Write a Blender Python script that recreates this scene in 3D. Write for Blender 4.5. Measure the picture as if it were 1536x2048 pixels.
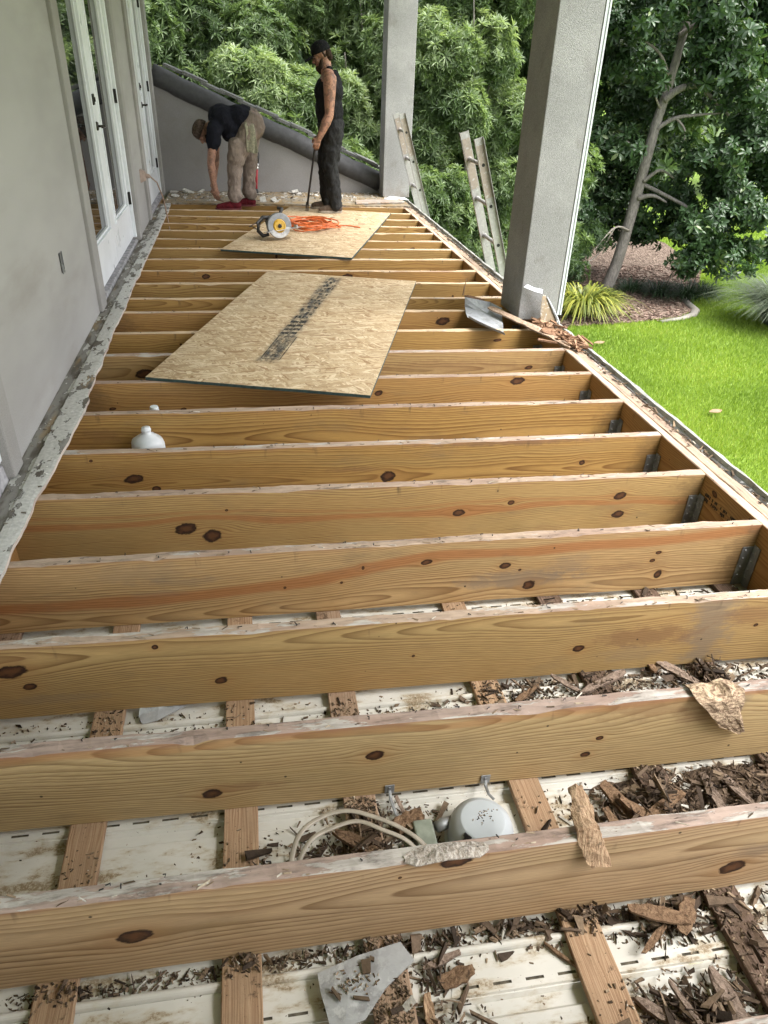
import bpy, bmesh, math, random
import numpy as np
from mathutils import Vector, Matrix

for _o in list(bpy.data.objects):
    bpy.data.objects.remove(_o)
SC = bpy.context.scene
COL = SC.collection
R = math.radians

# ------------------------------------------------------------------ camera
CAM = (1.0013, 0.0, 1.4749)
PITCH, ROLL, YAW, FPX = 0.55317842, 0.03951428, 0.19291056, 1444.01


def camera_axes():
    f = np.array([math.sin(YAW), math.cos(YAW), 0.0])
    rt = np.array([math.cos(YAW), -math.sin(YAW), 0.0])
    up = np.array([0, 0, 1.0])
    fw = f * math.cos(PITCH) - up * math.sin(PITCH)
    u2 = up * math.cos(PITCH) + f * math.sin(PITCH)
    r2 = rt * math.cos(ROLL) + u2 * math.sin(ROLL)
    u3 = u2 * math.cos(ROLL) - rt * math.sin(ROLL)
    return r2, u3, fw


_r, _u, _f = camera_axes()
cd = bpy.data.cameras.new('camera')
cam = bpy.data.objects.new('camera', cd)
COL.objects.link(cam)
cam.matrix_world = Matrix(((_r[0], _u[0], -_f[0], CAM[0]), (_r[1], _u[1], -_f[1], CAM[1]),
                           (_r[2], _u[2], -_f[2], CAM[2]), (0, 0, 0, 1)))
cd.sensor_fit = 'VERTICAL'
cd.sensor_height = 24.0
cd.lens = 24.0 * FPX / 2048.0
cd.clip_start = 0.05
cd.clip_end = 600
SC.camera = cam

# ------------------------------------------------------------------ sky, sun, exposure
SUN_AZ, SUN_EL = R(125), R(60)          # azimuth clockwise from +Y
w = bpy.data.worlds.new('World')
SC.world = w
w.use_nodes = True
wn = w.node_tree
for n in list(wn.nodes):
    wn.nodes.remove(n)
sky = wn.nodes.new('ShaderNodeTexSky')
sky.sky_type = 'NISHITA'
sky.sun_disc = False
sky.sun_elevation = SUN_EL
sky.sun_rotation = SUN_AZ
sky.air_density = 1.0
sky.dust_density = 3.0
bw = wn.nodes.new('ShaderNodeRGBToBW')
mx = wn.nodes.new('ShaderNodeMix')
mx.data_type = 'RGBA'
mx.inputs['Factor'].default_value = 0.82     # an overcast sky is nearly grey
bg = wn.nodes.new('ShaderNodeBackground')
bg.inputs['Strength'].default_value = 0.15
wo = wn.nodes.new('ShaderNodeOutputWorld')
wn.links.new(sky.outputs[0], bw.inputs[0])
wn.links.new(sky.outputs[0], mx.inputs[6])
wn.links.new(bw.outputs[0], mx.inputs[7])
wn.links.new(mx.outputs[2], bg.inputs[0])
wn.links.new(bg.outputs[0], wo.inputs[0])
sd = bpy.data.lights.new('sun', 'SUN')
sd.energy = 1.4
sd.angle = R(40)
sd.color = (1.0, 0.96, 0.90)
so = bpy.data.objects.new('sun', sd)
COL.objects.link(so)
so.location = (20, -15, 30)
_sdir = Vector((math.sin(SUN_AZ) * math.cos(SUN_EL), math.cos(SUN_AZ) * math.cos(SUN_EL), math.sin(SUN_EL)))
so.rotation_euler = _sdir.to_track_quat('Z', 'Y').to_euler()
SC.view_settings.view_transform = 'Standard'
SC.view_settings.look = 'None'
SC.view_settings.gamma = 1.0
SC.view_settings.use_curve_mapping = False
SC.view_settings.exposure = 2.15
SC.render.engine = 'CYCLES'
SC.cycles.max_bounces = 6
SC.cycles.diffuse_bounces = 4
SC.cycles.glossy_bounces = 3
SC.cycles.transparent_max_bounces = 8
SC.cycles.use_denoising = True

# ------------------------------------------------------------------ helpers
ORG = {}          # object name -> world origin its children are built about


def tag(o, label=None, cat=None, group=None, kind=None):
    if label: o['label'] = label
    if cat: o['category'] = cat
    if group: o['group'] = group
    if kind: o['kind'] = kind
    return o


def thing(name, label, cat, loc=(0, 0, 0), group=None, kind=None):
    o = bpy.data.objects.new(name, None)
    o.empty_display_size = 0.1
    o.location = loc
    COL.objects.link(o)
    ORG[o.name] = Vector(loc)
    return tag(o, label, cat, group, kind)


class MB:
    """collects faces and links them as one mesh object; a per-face value 'v' varies the colour of loose pieces"""

    def __init__(s):
        s.v = []; s.f = []; s.m = []; s.a = []; s.mat = 0; s.val = 0.5

    def face(s, idx, mat=None):
        s.f.append(tuple(idx)); s.m.append(s.mat if mat is None else mat); s.a.append(s.val)

    def hexa(s, p, mats=None):
        """8 points: bottom ring 0-3 counter-clockwise seen from above, top ring 4-7"""
        b = len(s.v); s.v += [tuple(q) for q in p]
        fs = ((0, 3, 2, 1), (4, 5, 6, 7), (0, 1, 5, 4), (1, 2, 6, 5), (2, 3, 7, 6), (3, 0, 4, 7))
        for k, f in enumerate(fs):
            s.face([b + i for i in f], None if mats is None else mats[k])
        return s

    def box(s, x0, x1, y0, y1, z0, z1, mats=None):
        return s.hexa([(x0, y0, z0), (x1, y0, z0), (x1, y1, z0), (x0, y1, z0),
                       (x0, y0, z1), (x1, y0, z1), (x1, y1, z1), (x0, y1, z1)], mats)

    def obox(s, c, ax, ay, az, hx, hy, hz, taper=1.0):
        c, ax, ay, az = Vector(c), Vector(ax).normalized(), Vector(ay).normalized(), Vector(az).normalized()
        P = []
        for z in (-1, 1):
            for x, y in ((-1, -1), (1, -1), (1, 1), (-1, 1)):
                t = taper if x > 0 else 1.0
                P.append(c + ax * hx * x + ay * hy * y * t + az * hz * z)
        return s.hexa(P)

    def ring_loft(s, rings, cap0=True, cap1=True, closed=True):
        b = len(s.v); n = len(rings[0])
        for r in rings: s.v += [tuple(q) for q in r]
        for i in range(len(rings) - 1):
            for j in range(n if closed else n - 1):
                k = (j + 1) % n
                s.face((b + i * n + j, b + i * n + k, b + (i + 1) * n + k, b + (i + 1) * n + j))
        if cap0: s.face([b + j for j in reversed(range(n))])
        if cap1: s.face([b + (len(rings) - 1) * n + j for j in range(n)])
        return s

    def tube(s, pts, r, seg=8, flat=1.0, up=(0, 0, 1)):
        pts = [Vector(p) for p in pts]
        rs = r if isinstance(r, (list, tuple)) else [r] * len(pts)
        rings = []
        for i, p in enumerate(pts):
            t = (pts[min(i + 1, len(pts) - 1)] - pts[max(i - 1, 0)])
            t = t.normalized() if t.length > 1e-9 else Vector((0, 0, 1))
            u = Vector(up)
            if abs(t.dot(u)) > 0.95: u = Vector((1, 0, 0))
            a = t.cross(u).normalized(); c = a.cross(t).normalized()
            rings.append([p + (a * math.cos(q) + c * math.sin(q) * flat) * rs[i]
                          for q in [2 * math.pi * k / seg for k in range(seg)]])
        return s.ring_loft(rings)

    def lathe(s, prof, c, ax=(0, 0, 1), seg=24, cap0=True, cap1=True):
        ax = Vector(ax).normalized(); u = ax.orthogonal().normalized(); v = ax.cross(u); c = Vector(c)
        rings = [[c + ax * h + (u * math.cos(q) + v * math.sin(q)) * max(r, 1e-4)
                  for q in [2 * math.pi * k / seg for k in range(seg)]] for r, h in prof]
        return s.ring_loft(rings, cap0, cap1)

    def grid(s, P, thick=None):
        """P[i][j] points; with thick, a closed slab offset by the vector thick"""
        n, m = len(P), len(P[0]); b = len(s.v)
        for row in P: s.v += [tuple(q) for q in row]
        for i in range(n - 1):
            for j in range(m - 1):
                s.face((b + i * m + j, b + (i + 1) * m + j, b + (i + 1) * m + j + 1, b + i * m + j + 1))
        if thick is not None:
            t = Vector(thick); b2 = len(s.v)
            for row in P: s.v += [tuple(Vector(q) + t) for q in row]
            for i in range(n - 1):
                for j in range(m - 1):
                    s.face((b2 + i * m + j, b2 + i * m + j + 1, b2 + (i + 1) * m + j + 1, b2 + (i + 1) * m + j))
            edge = [(i, 0) for i in range(n)] + [(n - 1, j) for j in range(1, m)] + \
                   [(i, m - 1) for i in range(n - 2, -1, -1)] + [(0, j) for j in range(m - 2, 0, -1)]
            for (i, j), (k, l) in zip(edge, edge[1:] + edge[:1]):
                s.face((b + i * m + j, b2 + i * m + j, b2 + k * m + l, b + k * m + l))
        return s

    def chip(s, c, L, W, T, rz, tx=0.0, ty=0.0, rnd=random):
        """an irregular splinter of wood: a warped, pointed box"""
        M = Matrix.Translation(c) @ Matrix.Rotation(rz, 4, 'Z') @ Matrix.Rotation(ty, 4, 'Y') @ Matrix.Rotation(tx, 4, 'X')
        P = []
        a, b_ = rnd.uniform(.25, 1), rnd.uniform(.25, 1)
        sk = rnd.uniform(-.35, .35)
        for z in (0, 1):
            for x, y in ((-1, -1), (1, -1), (1, 1), (-1, 1)):
                e = a if x < 0 else b_
                P.append(M @ Vector(((x + sk * y * .6 + rnd.uniform(-.12, .12)) * L / 2,
                                     (y * e + rnd.uniform(-.15, .15)) * W / 2, z * T * rnd.uniform(.5, 1.2))))
        return s.hexa(P)

    def build(s, name, mats, parent=None, smooth=False, bevel=0, loc=None, subsurf=0):
        if not isinstance(mats, (list, tuple)): mats = [mats]
        me = bpy.data.meshes.new(name)
        org = ORG.get(parent.name, Vector()) if parent is not None else Vector(loc or (0, 0, 0))
        V = np.array(s.v, dtype=float) - np.array(org)
        me.from_pydata(V.tolist(), [], s.f)
        for m in mats: me.materials.append(m)
        me.polygons.foreach_set('material_index', s.m)
        if smooth: me.polygons.foreach_set('use_smooth', [True] * len(s.f))
        if len(set(s.a)) > 1:
            at = me.attributes.new('v', 'FLOAT', 'FACE')
            at.data.foreach_set('value', s.a)
        me.update()
        o = bpy.data.objects.new(name, me)
        COL.objects.link(o)
        if parent is not None:
            o.parent = parent
        else:
            o.location = org
        ORG[o.name] = org
        if bevel:
            b = o.modifiers.new('bevel', 'BEVEL'); b.width = bevel; b.segments = 2; b.limit_method = 'ANGLE'
        if subsurf:
            b = o.modifiers.new('sub', 'SUBSURF'); b.levels = b.render_levels = subsurf
        return o


def np_mesh(name, V, F, mats, parent=None, vals=None, smooth=False, loc=None):
    """fast mesh from arrays: F (n,3) or (n,4)"""
    me = bpy.data.meshes.new(name)
    org = ORG.get(parent.name, Vector()) if parent is not None else Vector(loc or (0, 0, 0))
    V = np.asarray(V, dtype=np.float32) - np.array(org, dtype=np.float32)
    k = F.shape[1]
    me.vertices.add(len(V)); me.vertices.foreach_set('co', V.ravel())
    me.loops.add(F.size); me.loops.foreach_set('vertex_index', F.astype(np.int32).ravel())
    me.polygons.add(len(F))
    me.polygons.foreach_set('loop_start', np.arange(0, F.size, k, dtype=np.int32))
    me.polygons.foreach_set('loop_total', np.full(len(F), k, dtype=np.int32))
    if smooth: me.polygons.foreach_set('use_smooth', np.ones(len(F), dtype=bool))
    me.update(calc_edges=True)
    for m in (mats if isinstance(mats, (list, tuple)) else [mats]): me.materials.append(m)
    if vals is not None:
        at = me.attributes.new('v', 'FLOAT', 'FACE'); at.data.foreach_set('value', np.asarray(vals, dtype=np.float32))
    o = bpy.data.objects.new(name, me)
    COL.objects.link(o)
    if parent is not None: o.parent = parent
    else: o.location = org
    ORG[o.name] = org
    return o


def dup(o, parent=None, loc=None, rot=None):
    c = o.copy(); COL.objects.link(c)
    if parent is not None: c.parent = parent
    if loc is not None: c.location = loc
    if rot is not None: c.rotation_euler = rot
    for ch in list(o.children): dup(ch, c)
    return c


# ------------------------------------------------------------------ material tools
class NT:
    def __init__(s, name):
        s.mat = bpy.data.materials.new(name); s.mat.use_nodes = True
        s.t = s.mat.node_tree
        for n in list(s.t.nodes): s.t.nodes.remove(n)
        s.out = s.t.nodes.new('ShaderNodeOutputMaterial')

    def put(s, sock, val):
        if hasattr(val, 'is_linked'): s.t.links.new(val, sock)
        elif isinstance(val, (tuple, list)) and len(val) == 3 and sock.type == 'RGBA': sock.default_value = (*val, 1)
        else: sock.default_value = val

    def n(s, typ, ins=None, **props):
        k = s.t.nodes.new(typ)
        for a, b in props.items(): setattr(k, a, b)
        for a, b in (ins or {}).items(): s.put(k.inputs[a], b)
        return k

    def m(s, op, a, b=None, c=None, clamp=False):
        k = s.t.nodes.new('ShaderNodeMath'); k.operation = op; k.use_clamp = clamp
        for i, x in enumerate((a, b, c)):
            if x is not None: s.put(k.inputs[i], x)
        return k.outputs[0]

    def coord(s, kind='Object'):
        return s.n('ShaderNodeTexCoord').outputs[kind]

    def sep(s, v):
        k = s.n('ShaderNodeSeparateXYZ', {0: v}); return k.outputs

    def comb(s, x=0.0, y=0.0, z=0.0):
        return s.n('ShaderNodeCombineXYZ', {0: x, 1: y, 2: z}).outputs[0]

    def scale(s, v, k):
        return s.n('ShaderNodeVectorMath', {0: v, 1: k if isinstance(k, (tuple, list)) else (k, k, k)}, operation='MULTIPLY').outputs[0]

    def noise(s, v, scale=1.0, detail=3.0, rough=0.55, dist=0.0, col=False):
        k = s.n('ShaderNodeTexNoise', {'Vector': v, 'Scale': scale, 'Detail': detail, 'Roughness': rough, 'Distortion': dist})
        return k.outputs['Color' if col else 'Fac']

    def vor(s, v, scale=1.0, feature='F1', rand=1.0):
        k = s.n('ShaderNodeTexVoronoi', {'Vector': v, 'Scale': scale, 'Randomness': rand}, feature=feature)
        return k.outputs

    def ss(s, x, a, b, lo=0.0, hi=1.0):
        k = s.n('ShaderNodeMapRange', {'Value': x, 'From Min': a, 'From Max': b, 'To Min': lo, 'To Max': hi}, interpolation_type='SMOOTHSTEP')
        return k.outputs[0]

    def lin(s, x, a, b, lo=0.0, hi=1.0):
        return s.n('ShaderNodeMapRange', {'Value': x, 'From Min': a, 'From Max': b, 'To Min': lo, 'To Max': hi}).outputs[0]

    def mix(s, f, a, b, mode='MIX'):
        k = s.n('ShaderNodeMix', data_type='RGBA', blend_type=mode)
        s.put(k.inputs['Factor'], f); s.put(k.inputs[6], a); s.put(k.inputs[7], b)
        return k.outputs[2]

    def ramp(s, x, stops):
        k = s.n('ShaderNodeValToRGB', {0: x}); e = k.color_ramp.elements
        while len(e) < len(stops): e.new(0.5)
        for q, (p, c) in zip(e, stops): q.position = p; q.color = (*c, 1)
        return k.outputs[0]

    def bump(s, h, strength=0.5, dist=0.01):
        return s.n('ShaderNodeBump', {'Height': h, 'Strength': strength, 'Distance': dist}).outputs[0]

    def attr(s, name='v'):
        return s.n('ShaderNodeAttribute', attribute_name=name).outputs['Fac']

    def finish(s, color, rough=0.6, normal=None, metal=0.0, spec=0.5, **kw):
        b = s.n('ShaderNodeBsdfPrincipled')
        s.put(b.inputs['Base Color'], color); s.put(b.inputs['Roughness'], rough)
        s.put(b.inputs['Metallic'], metal); s.put(b.inputs['Specular IOR Level'], spec)
        for k, v in kw.items(): s.put(b.inputs[k], v)
        if normal is not None: s.put(b.inputs['Normal'], normal)
        s.t.links.new(b.outputs[0], s.out.inputs[0])
        return s.mat


def hexc(r, g, b):
    """sRGB 0-255 to linear"""
    return tuple(((c / 255 + .055) / 1.055) ** 2.4 if c > 10 else c / 255 / 12.92 for c in (r, g, b))
# ------------------------------------------------------------------ materials
def plain(name, c, rough=0.6, metal=0.0, var=0.15, scale=30, spec=0.5, bump=0.0):
    t = NT(name); P = t.coord()
    n = t.noise(P, scale, 4)
    c2 = tuple(x * (1 - var) for x in c); c1 = tuple(min(1, x * (1 + var)) for x in c)
    col = t.mix(t.ss(n, .3, .7), c2, c1)
    nor = t.bump(t.noise(P, scale * 5, 3), bump, .004) if bump else None
    r = t.lin(t.noise(P, scale * .7, 3), .3, .7, max(.02, rough - .1), min(1, rough + .1))
    return t.finish(col, r, nor, metal, spec)


def _knot_group():
    g = bpy.data.node_groups.new('knot', 'ShaderNodeTree')
    for nm in ('u', 'v', 'kx', 'kz', 'a', 'b', 'n'):
        g.interface.new_socket(nm, in_out='INPUT', socket_type='NodeSocketFloat')
    for nm in ('mask', 'warp', 'halo', 'core'):
        g.interface.new_socket(nm, in_out='OUTPUT', socket_type='NodeSocketFloat')
    i = g.nodes.new('NodeGroupInput'); o = g.nodes.new('NodeGroupOutput')

    def m(op, a, b=None):
        k = g.nodes.new('ShaderNodeMath'); k.operation = op
        for s, x in zip(k.inputs, (a, b)):
            if x is None: continue
            if hasattr(x, 'is_linked'): g.links.new(x, s)
            else: s.default_value = x
        return k.outputs[0]
    I = i.outputs
    dx = m('SUBTRACT', I['u'], I['kx']); dz = m('SUBTRACT', I['v'], I['kz'])
    dz = m('ADD', dz, m('MULTIPLY', dx, -0.12))
    qx = m('DIVIDE', dx, I['a']); qz = m('DIVIDE', dz, I['b'])
    q = m('SQRT', m('ADD', m('MULTIPLY', qx, qx), m('MULTIPLY', qz, qz)))
    q = m('ADD', q, m('MULTIPLY', I['n'], 0.75))
    mask = m('SUBTRACT', 1.0, m('MINIMUM', 1.0, m('MAXIMUM', 0.0, m('MULTIPLY', m('SUBTRACT', q, 0.86), 6.0))))
    wx = m('MULTIPLY', qx, 0.36); wz = m('MULTIPLY', qz, 0.5)
    e = m('EXPONENT', m('MULTIPLY', m('ADD', m('MULTIPLY', wx, wx), m('MULTIPLY', wz, wz)), -1.0))
    warp = m('MULTIPLY', m('MULTIPLY', dz, e), -0.85)
    hx = m('MULTIPLY', qx, 0.55); hz = m('MULTIPLY', qz, 0.6)
    halo = m('EXPONENT', m('MULTIPLY', m('ADD', m('MULTIPLY', hx, hx), m('MULTIPLY', hz, hz)), -1.0))
    for nm, s in (('mask', mask), ('warp', warp), ('halo', halo), ('core', q)): g.links.new(s, o.inputs[nm])
    return g


KNOT = _knot_group()


def pine(name, seed, along='X', across='Z', knots=(), light=(.50, .335, .165), dark=(.25, .135, .055), F=150.0,
         v0=-.14, streaks=(), stains=(), topband=0.35, contrast=0.8, warm=0.5, grime=0.3):
    t = NT(name); P = t.coord(); s = t.sep(P)
    u, v = s[along], s[across]
    us = t.m('ADD', u, seed * 7.313)
    kn = t.noise(t.comb(t.m('MULTIPLY', us, 34), t.m('MULTIPLY', v, 52), seed), 1, 4, .6)
    kn = t.m('SUBTRACT', kn, 0.5)
    warp = mask = halo = core = None
    for (kx, kz, a, b) in knots:
        g = t.n('ShaderNodeGroup', node_tree=KNOT)
        for nm, x in zip(('u', 'v', 'kx', 'kz', 'a', 'b', 'n'), (u, v, kx, kz, a, b, kn)): t.put(g.inputs[nm], x)
        if warp is None: warp, mask, halo, core = [g.outputs[q] for q in ('warp', 'mask', 'halo', 'core')]
        else:
            warp = t.m('ADD', warp, g.outputs['warp']); mask = t.m('MAXIMUM', mask, g.outputs['mask'])
            halo = t.m('MAXIMUM', halo, g.outputs['halo']); core = t.m('MINIMUM', core, g.outputs['core'])
    vv = v if warp is None else t.m('ADD', v, warp)
    n1 = t.m('SUBTRACT', t.noise(t.comb(t.m('MULTIPLY', us, .8), t.m('MULTIPLY', v, 2.2), seed), 1, 2), .5)
    n2 = t.m('SUBTRACT', t.noise(t.comb(t.m('MULTIPLY', us, 6), t.m('MULTIPLY', v, 28), seed + 3), 1, 2), .5)
    vv = t.m('ADD', vv, t.m('ADD', t.m('MULTIPLY', n1, .15), t.m('MULTIPLY', n2, .010)))
    d = t.m('MULTIPLY', t.m('SUBTRACT', t.noise(t.comb(t.m('MULTIPLY', us, .55), seed, 5.0), 1, 1), .28), .20)
    dv = t.m('SUBTRACT', vv, v0)
    r = t.m('SQRT', t.m('ADD', t.m('MULTIPLY', dv, dv), t.m('MULTIPLY', d, d)))
    jit = t.noise(t.comb(t.m('MULTIPLY', r, 22), seed, 1.0), 1, 2)
    ring = t.m('ADD', t.m('MULTIPLY', r, F * .68), t.m('MULTIPLY', jit, 3.0))
    fr = t.m('FRACT', ring)
    lat = t.m('MULTIPLY', t.m('POWER', t.lin(fr, .15, .88), 1.6), t.ss(fr, 1.0, .92))
    cn = t.lin(t.noise(t.comb(t.m('MULTIPLY', us, 1.3), t.m('MULTIPLY', v, 9), seed), 1, 3), .3, .7, min(1, contrast * .75), min(1, contrast * 1.5))
    col = t.mix(t.m('MULTIPLY', lat, cn), light, dark)
    # broad colour drift along the board and fine fibre
    lo = t.noise(t.comb(t.m('MULTIPLY', us, 1.1), t.m('MULTIPLY', v, 5), seed + 9), 1, 3)
    col = t.mix(t.ss(lo, .42, .78, 0, warm), col, t.mix(.5, col, (.45, .24, .085)))
    lo2 = t.noise(t.comb(t.m('MULTIPLY', us, .9), t.m('MULTIPLY', v, 7), seed + 19), 1, 3)
    col = t.mix(t.ss(lo2, .5, .8, 0, .45), col, t.mix(.55, col, (.36, .30, .14)))
    for (s0, s1, wd, amt) in streaks:
        line = t.m('ABSOLUTE', t.m('SUBTRACT', vv, t.m('ADD', t.m('MULTIPLY', u, s1), s0)))
        col = t.mix(t.m('MULTIPLY', t.ss(line, wd, wd * .35), amt), col, t.mix(t.m('MULTIPLY', lat, .6), (.40, .17, .062), (.25, .10, .035)))
    fib = t.noise(t.comb(t.m('MULTIPLY', us, 14), t.m('MULTIPLY', v, 420), seed), 1, 2)
    col = t.mix(1.0, col, t.ramp(fib, [(.2, (.72,) * 3), (.8, (1.18,) * 3)]), 'MULTIPLY')
    for (sx, sz, a, b, c, amt) in stains:
        qx = t.m('DIVIDE', t.m('SUBTRACT', u, sx), a); qz = t.m('DIVIDE', t.m('SUBTRACT', v, sz), b)
        q = t.m('SQRT', t.m('ADD', t.m('MULTIPLY', qx, qx), t.m('MULTIPLY', qz, qz)))
        nn = t.noise(t.comb(t.m('MULTIPLY', us, 16), t.m('MULTIPLY', v, 26), seed), 1, 5, .7)
        q = t.m('ADD', q, t.m('MULTIPLY', t.m('SUBTRACT', nn, .5), 2.4))
        col = t.mix(t.m('MULTIPLY', t.ss(q, 1.15, .3), amt), col, c)
    # handling dirt and tiny dark flecks
    gn = t.noise(t.comb(t.m('MULTIPLY', us, 3), t.m('MULTIPLY', v, 9), seed + 40), 1, 6, .7)
    col = t.mix(t.ss(gn, .52, .78, 0, grime), col, (.15, .115, .075))
    fl = t.noise(t.comb(t.m('MULTIPLY', us, 45), t.m('MULTIPLY', v, 60), seed + 60), 1, 3)
    col = t.mix(t.ss(fl, .74, .80, 0, .7), col, (.07, .04, .02))
    if topband:
        tb = t.m('ADD', v, t.m('MULTIPLY', t.m('SUBTRACT', t.noise(t.comb(t.m('MULTIPLY', us, 7), seed, 0.0), 1, 4), .5), .05))
        col = t.mix(t.ss(tb, -.022, .0, 0, topband), col, (.33, .16, .10))
    # bleeding marks under the nails along the top edge, and scattered nail holes
    dr = t.noise(t.comb(t.m('MULTIPLY', us, 17), t.m('MULTIPLY', v, 3), seed + 70), 1, 3)
    dp = t.m('ADD', v, t.m('MULTIPLY', t.noise(t.comb(t.m('MULTIPLY', us, 23), seed, 0.0), 1, 2), .07))
    col = t.mix(t.m('MULTIPLY', t.ss(dr, .60, .70), t.ss(dp, -.03, .03, 0, .75)), col, (.075, .05, .033))
    nh = t.n('ShaderNodeTexVoronoi', {'Vector': t.comb(us, v, seed), 'Scale': 9.0, 'Randomness': 1.0}).outputs['Distance']
    col = t.mix(t.ss(nh, .045, .025, 0, .85), col, (.03, .02, .014))
    if mask is not None:
        col = t.mix(t.m('MULTIPLY', halo, .42), col, (.34, .165, .055))
        kc = t.mix(t.ss(t.m('ADD', core, t.m('MULTIPLY', kn, .8)), .15, .85), (.115, .048, .019), (.030, .013, .007))
        col = t.mix(mask, col, kc)
    h = t.m('ADD', t.m('MULTIPLY', fib, .5), t.m('MULTIPLY', lat, .5))
    if mask is not None: h = t.m('SUBTRACT', h, t.m('MULTIPLY', mask, 1.5))
    return t.finish(col, .62, t.bump(h, .35, .0015), 0, .32)


def top_wood(name, seed, along='X', across='Y', pale=(.43, .325, .245), coat=.5, dirt=.5):
    """the cut top edge of a board: pinkish wood, torn paper and glue left in patches, nail stains"""
    t = NT(name); s = t.sep(t.coord()); u, v = s[along], s[across]
    us = t.m('ADD', u, seed * 3.77)
    a = t.noise(t.comb(t.m('MULTIPLY', us, 9), t.m('MULTIPLY', v, 90), seed), 1, 4)
    col = t.mix(t.ss(a, .3, .7), tuple(c * .72 for c in pale), pale)
    pk = t.noise(t.comb(t.m('MULTIPLY', us, 2.2), t.m('MULTIPLY', v, 14), seed), 1, 3)
    col = t.mix(t.ss(pk, .45, .7, 0, .6), col, (.27, .18, .14))
    wh = t.noise(t.comb(t.m('MULTIPLY', us, 4.5), t.m('MULTIPLY', v, 26), seed + 5), 1, 6, .65)
    wm = t.ss(wh, .68 - .2 * coat, .71 - .2 * coat)
    col = t.mix(t.m('MULTIPLY', wm, .8), col, t.mix(t.ss(a, .35, .65), (.34, .315, .285), (.48, .455, .415)))
    gr = t.noise(t.comb(t.m('MULTIPLY', us, 7), t.m('MULTIPLY', v, 40), seed + 8), 1, 6, .75)
    col = t.mix(t.ss(gr, .58 - .1 * dirt, .74, 0, .9), col, (.085, .068, .058))
    sp = t.noise(t.comb(t.m('MULTIPLY', us, 34), t.m('MULTIPLY', v, 70), seed + 12), 1, 2)
    col = t.mix(t.ss(sp, .70, .76, 0, .8), col, (.035, .022, .018))
    h = t.m('ADD', t.m('MULTIPLY', a, .6), t.m('MULTIPLY', wm, .5))
    return t.finish(col, .8, t.bump(h, .6, .003), 0, .2)


def stucco(name, c, blotch=.2, grain=220, rough=.85, dist=.004, dirt=(.215, .19, .158), strength=.5):
    t = NT(name); P = t.coord()
    lo = t.noise(t.scale(P, (1, .3, 1)), 1.3, 4, .6)
    col = t.mix(t.ss(lo, .35, .68), tuple(x * (1 - blotch) for x in c), tuple(min(1, x * (1 + blotch * .5)) for x in c))
    st = t.noise(t.scale(P, (1.8, .5, 1.8)), 1, 6, .62)
    col = t.mix(t.ss(st, .50, .72, 0, .42), col, dirt)
    g = t.noise(P, grain, 3, .65)
    col = t.mix(1.0, col, t.ramp(g, [(.3, (.82,) * 3), (.7, (1.12,) * 3)]), 'MULTIPLY')
    return t.finish(col, rough, t.bump(t.m('ADD', g, t.m('MULTIPLY', t.noise(P, grain * .3, 3), .8)), strength, dist), 0, .2)


M = {}
M['stucco'] = stucco('wall_stucco', (.38, .368, .352), .15, 240, dist=.003, strength=.35)
M['stucco_band'] = stucco('band_stucco', (.335, .322, .305), .16, 240, dist=.003, strength=.35)
M['end_stucco'] = stucco('end_wall_stucco', (.29, .28, .275), .08, 240, dist=.002, strength=.25)


def column_mat():
    t = NT('column_stucco'); P = t.coord()
    g = t.vor(P, 240, 'SMOOTH_F1')['Distance']
    g2 = t.noise(P, 430, 3, .6)
    h = t.m('ADD', t.m('MULTIPLY', g, -1.0), t.m('MULTIPLY', g2, .6))
    col = t.mix(t.ss(t.noise(P, 2.2, 4), .35, .7), (.28, .28, .278), (.355, .353, .35))
    g3 = t.noise(P, 150, 2, .7)
    col = t.mix(1.0, col, t.ramp(t.m('ADD', t.m('MULTIPLY', g2, .4), t.m('MULTIPLY', g3, .6)), [(.32, (.66,) * 3), (.52, (1.0,) * 3), (.68, (1.2,) * 3)]), 'MULTIPLY')
    z = t.sep(P)['Z']
    ws = t.noise(t.scale(P, (7, 7, 5)), 1, 5, .6)
    col = t.mix(t.m('MULTIPLY', t.ss(ws, .56, .72), .35), col, (.17, .155, .14))
    low = t.m('MULTIPLY', t.ss(z, .30, .0), t.ss(t.noise(P, 14, 4), .4, .65))
    col = t.mix(t.m('MULTIPLY', low, .5), col, (.22, .19, .16))
    return t.finish(col, .9, t.bump(h, .8, .004), 0, .2)


M['column'] = column_mat()
M['white_paint'] = plain('white_door_paint', (.74, .76, .78), .35, var=.04, scale=6)
M['white_trim'] = plain('white_vinyl_trim', (.62, .66, .68), .4, var=.05, scale=8)
M['sill'] = plain('weathered_sill', (.30, .29, .30), .8, var=.35, scale=22, bump=.3)
M['black_metal'] = plain('black_hardware', (.022, .02, .018), .4, .6)
M['bronze'] = plain('dark_bronze', (.05, .045, .038), .3, .8)


def glass_mat():
    t = NT('door_glass')
    return t.finish((.012, .014, .015), .02, None, 0, .9)


M['glass'] = glass_mat()


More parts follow.
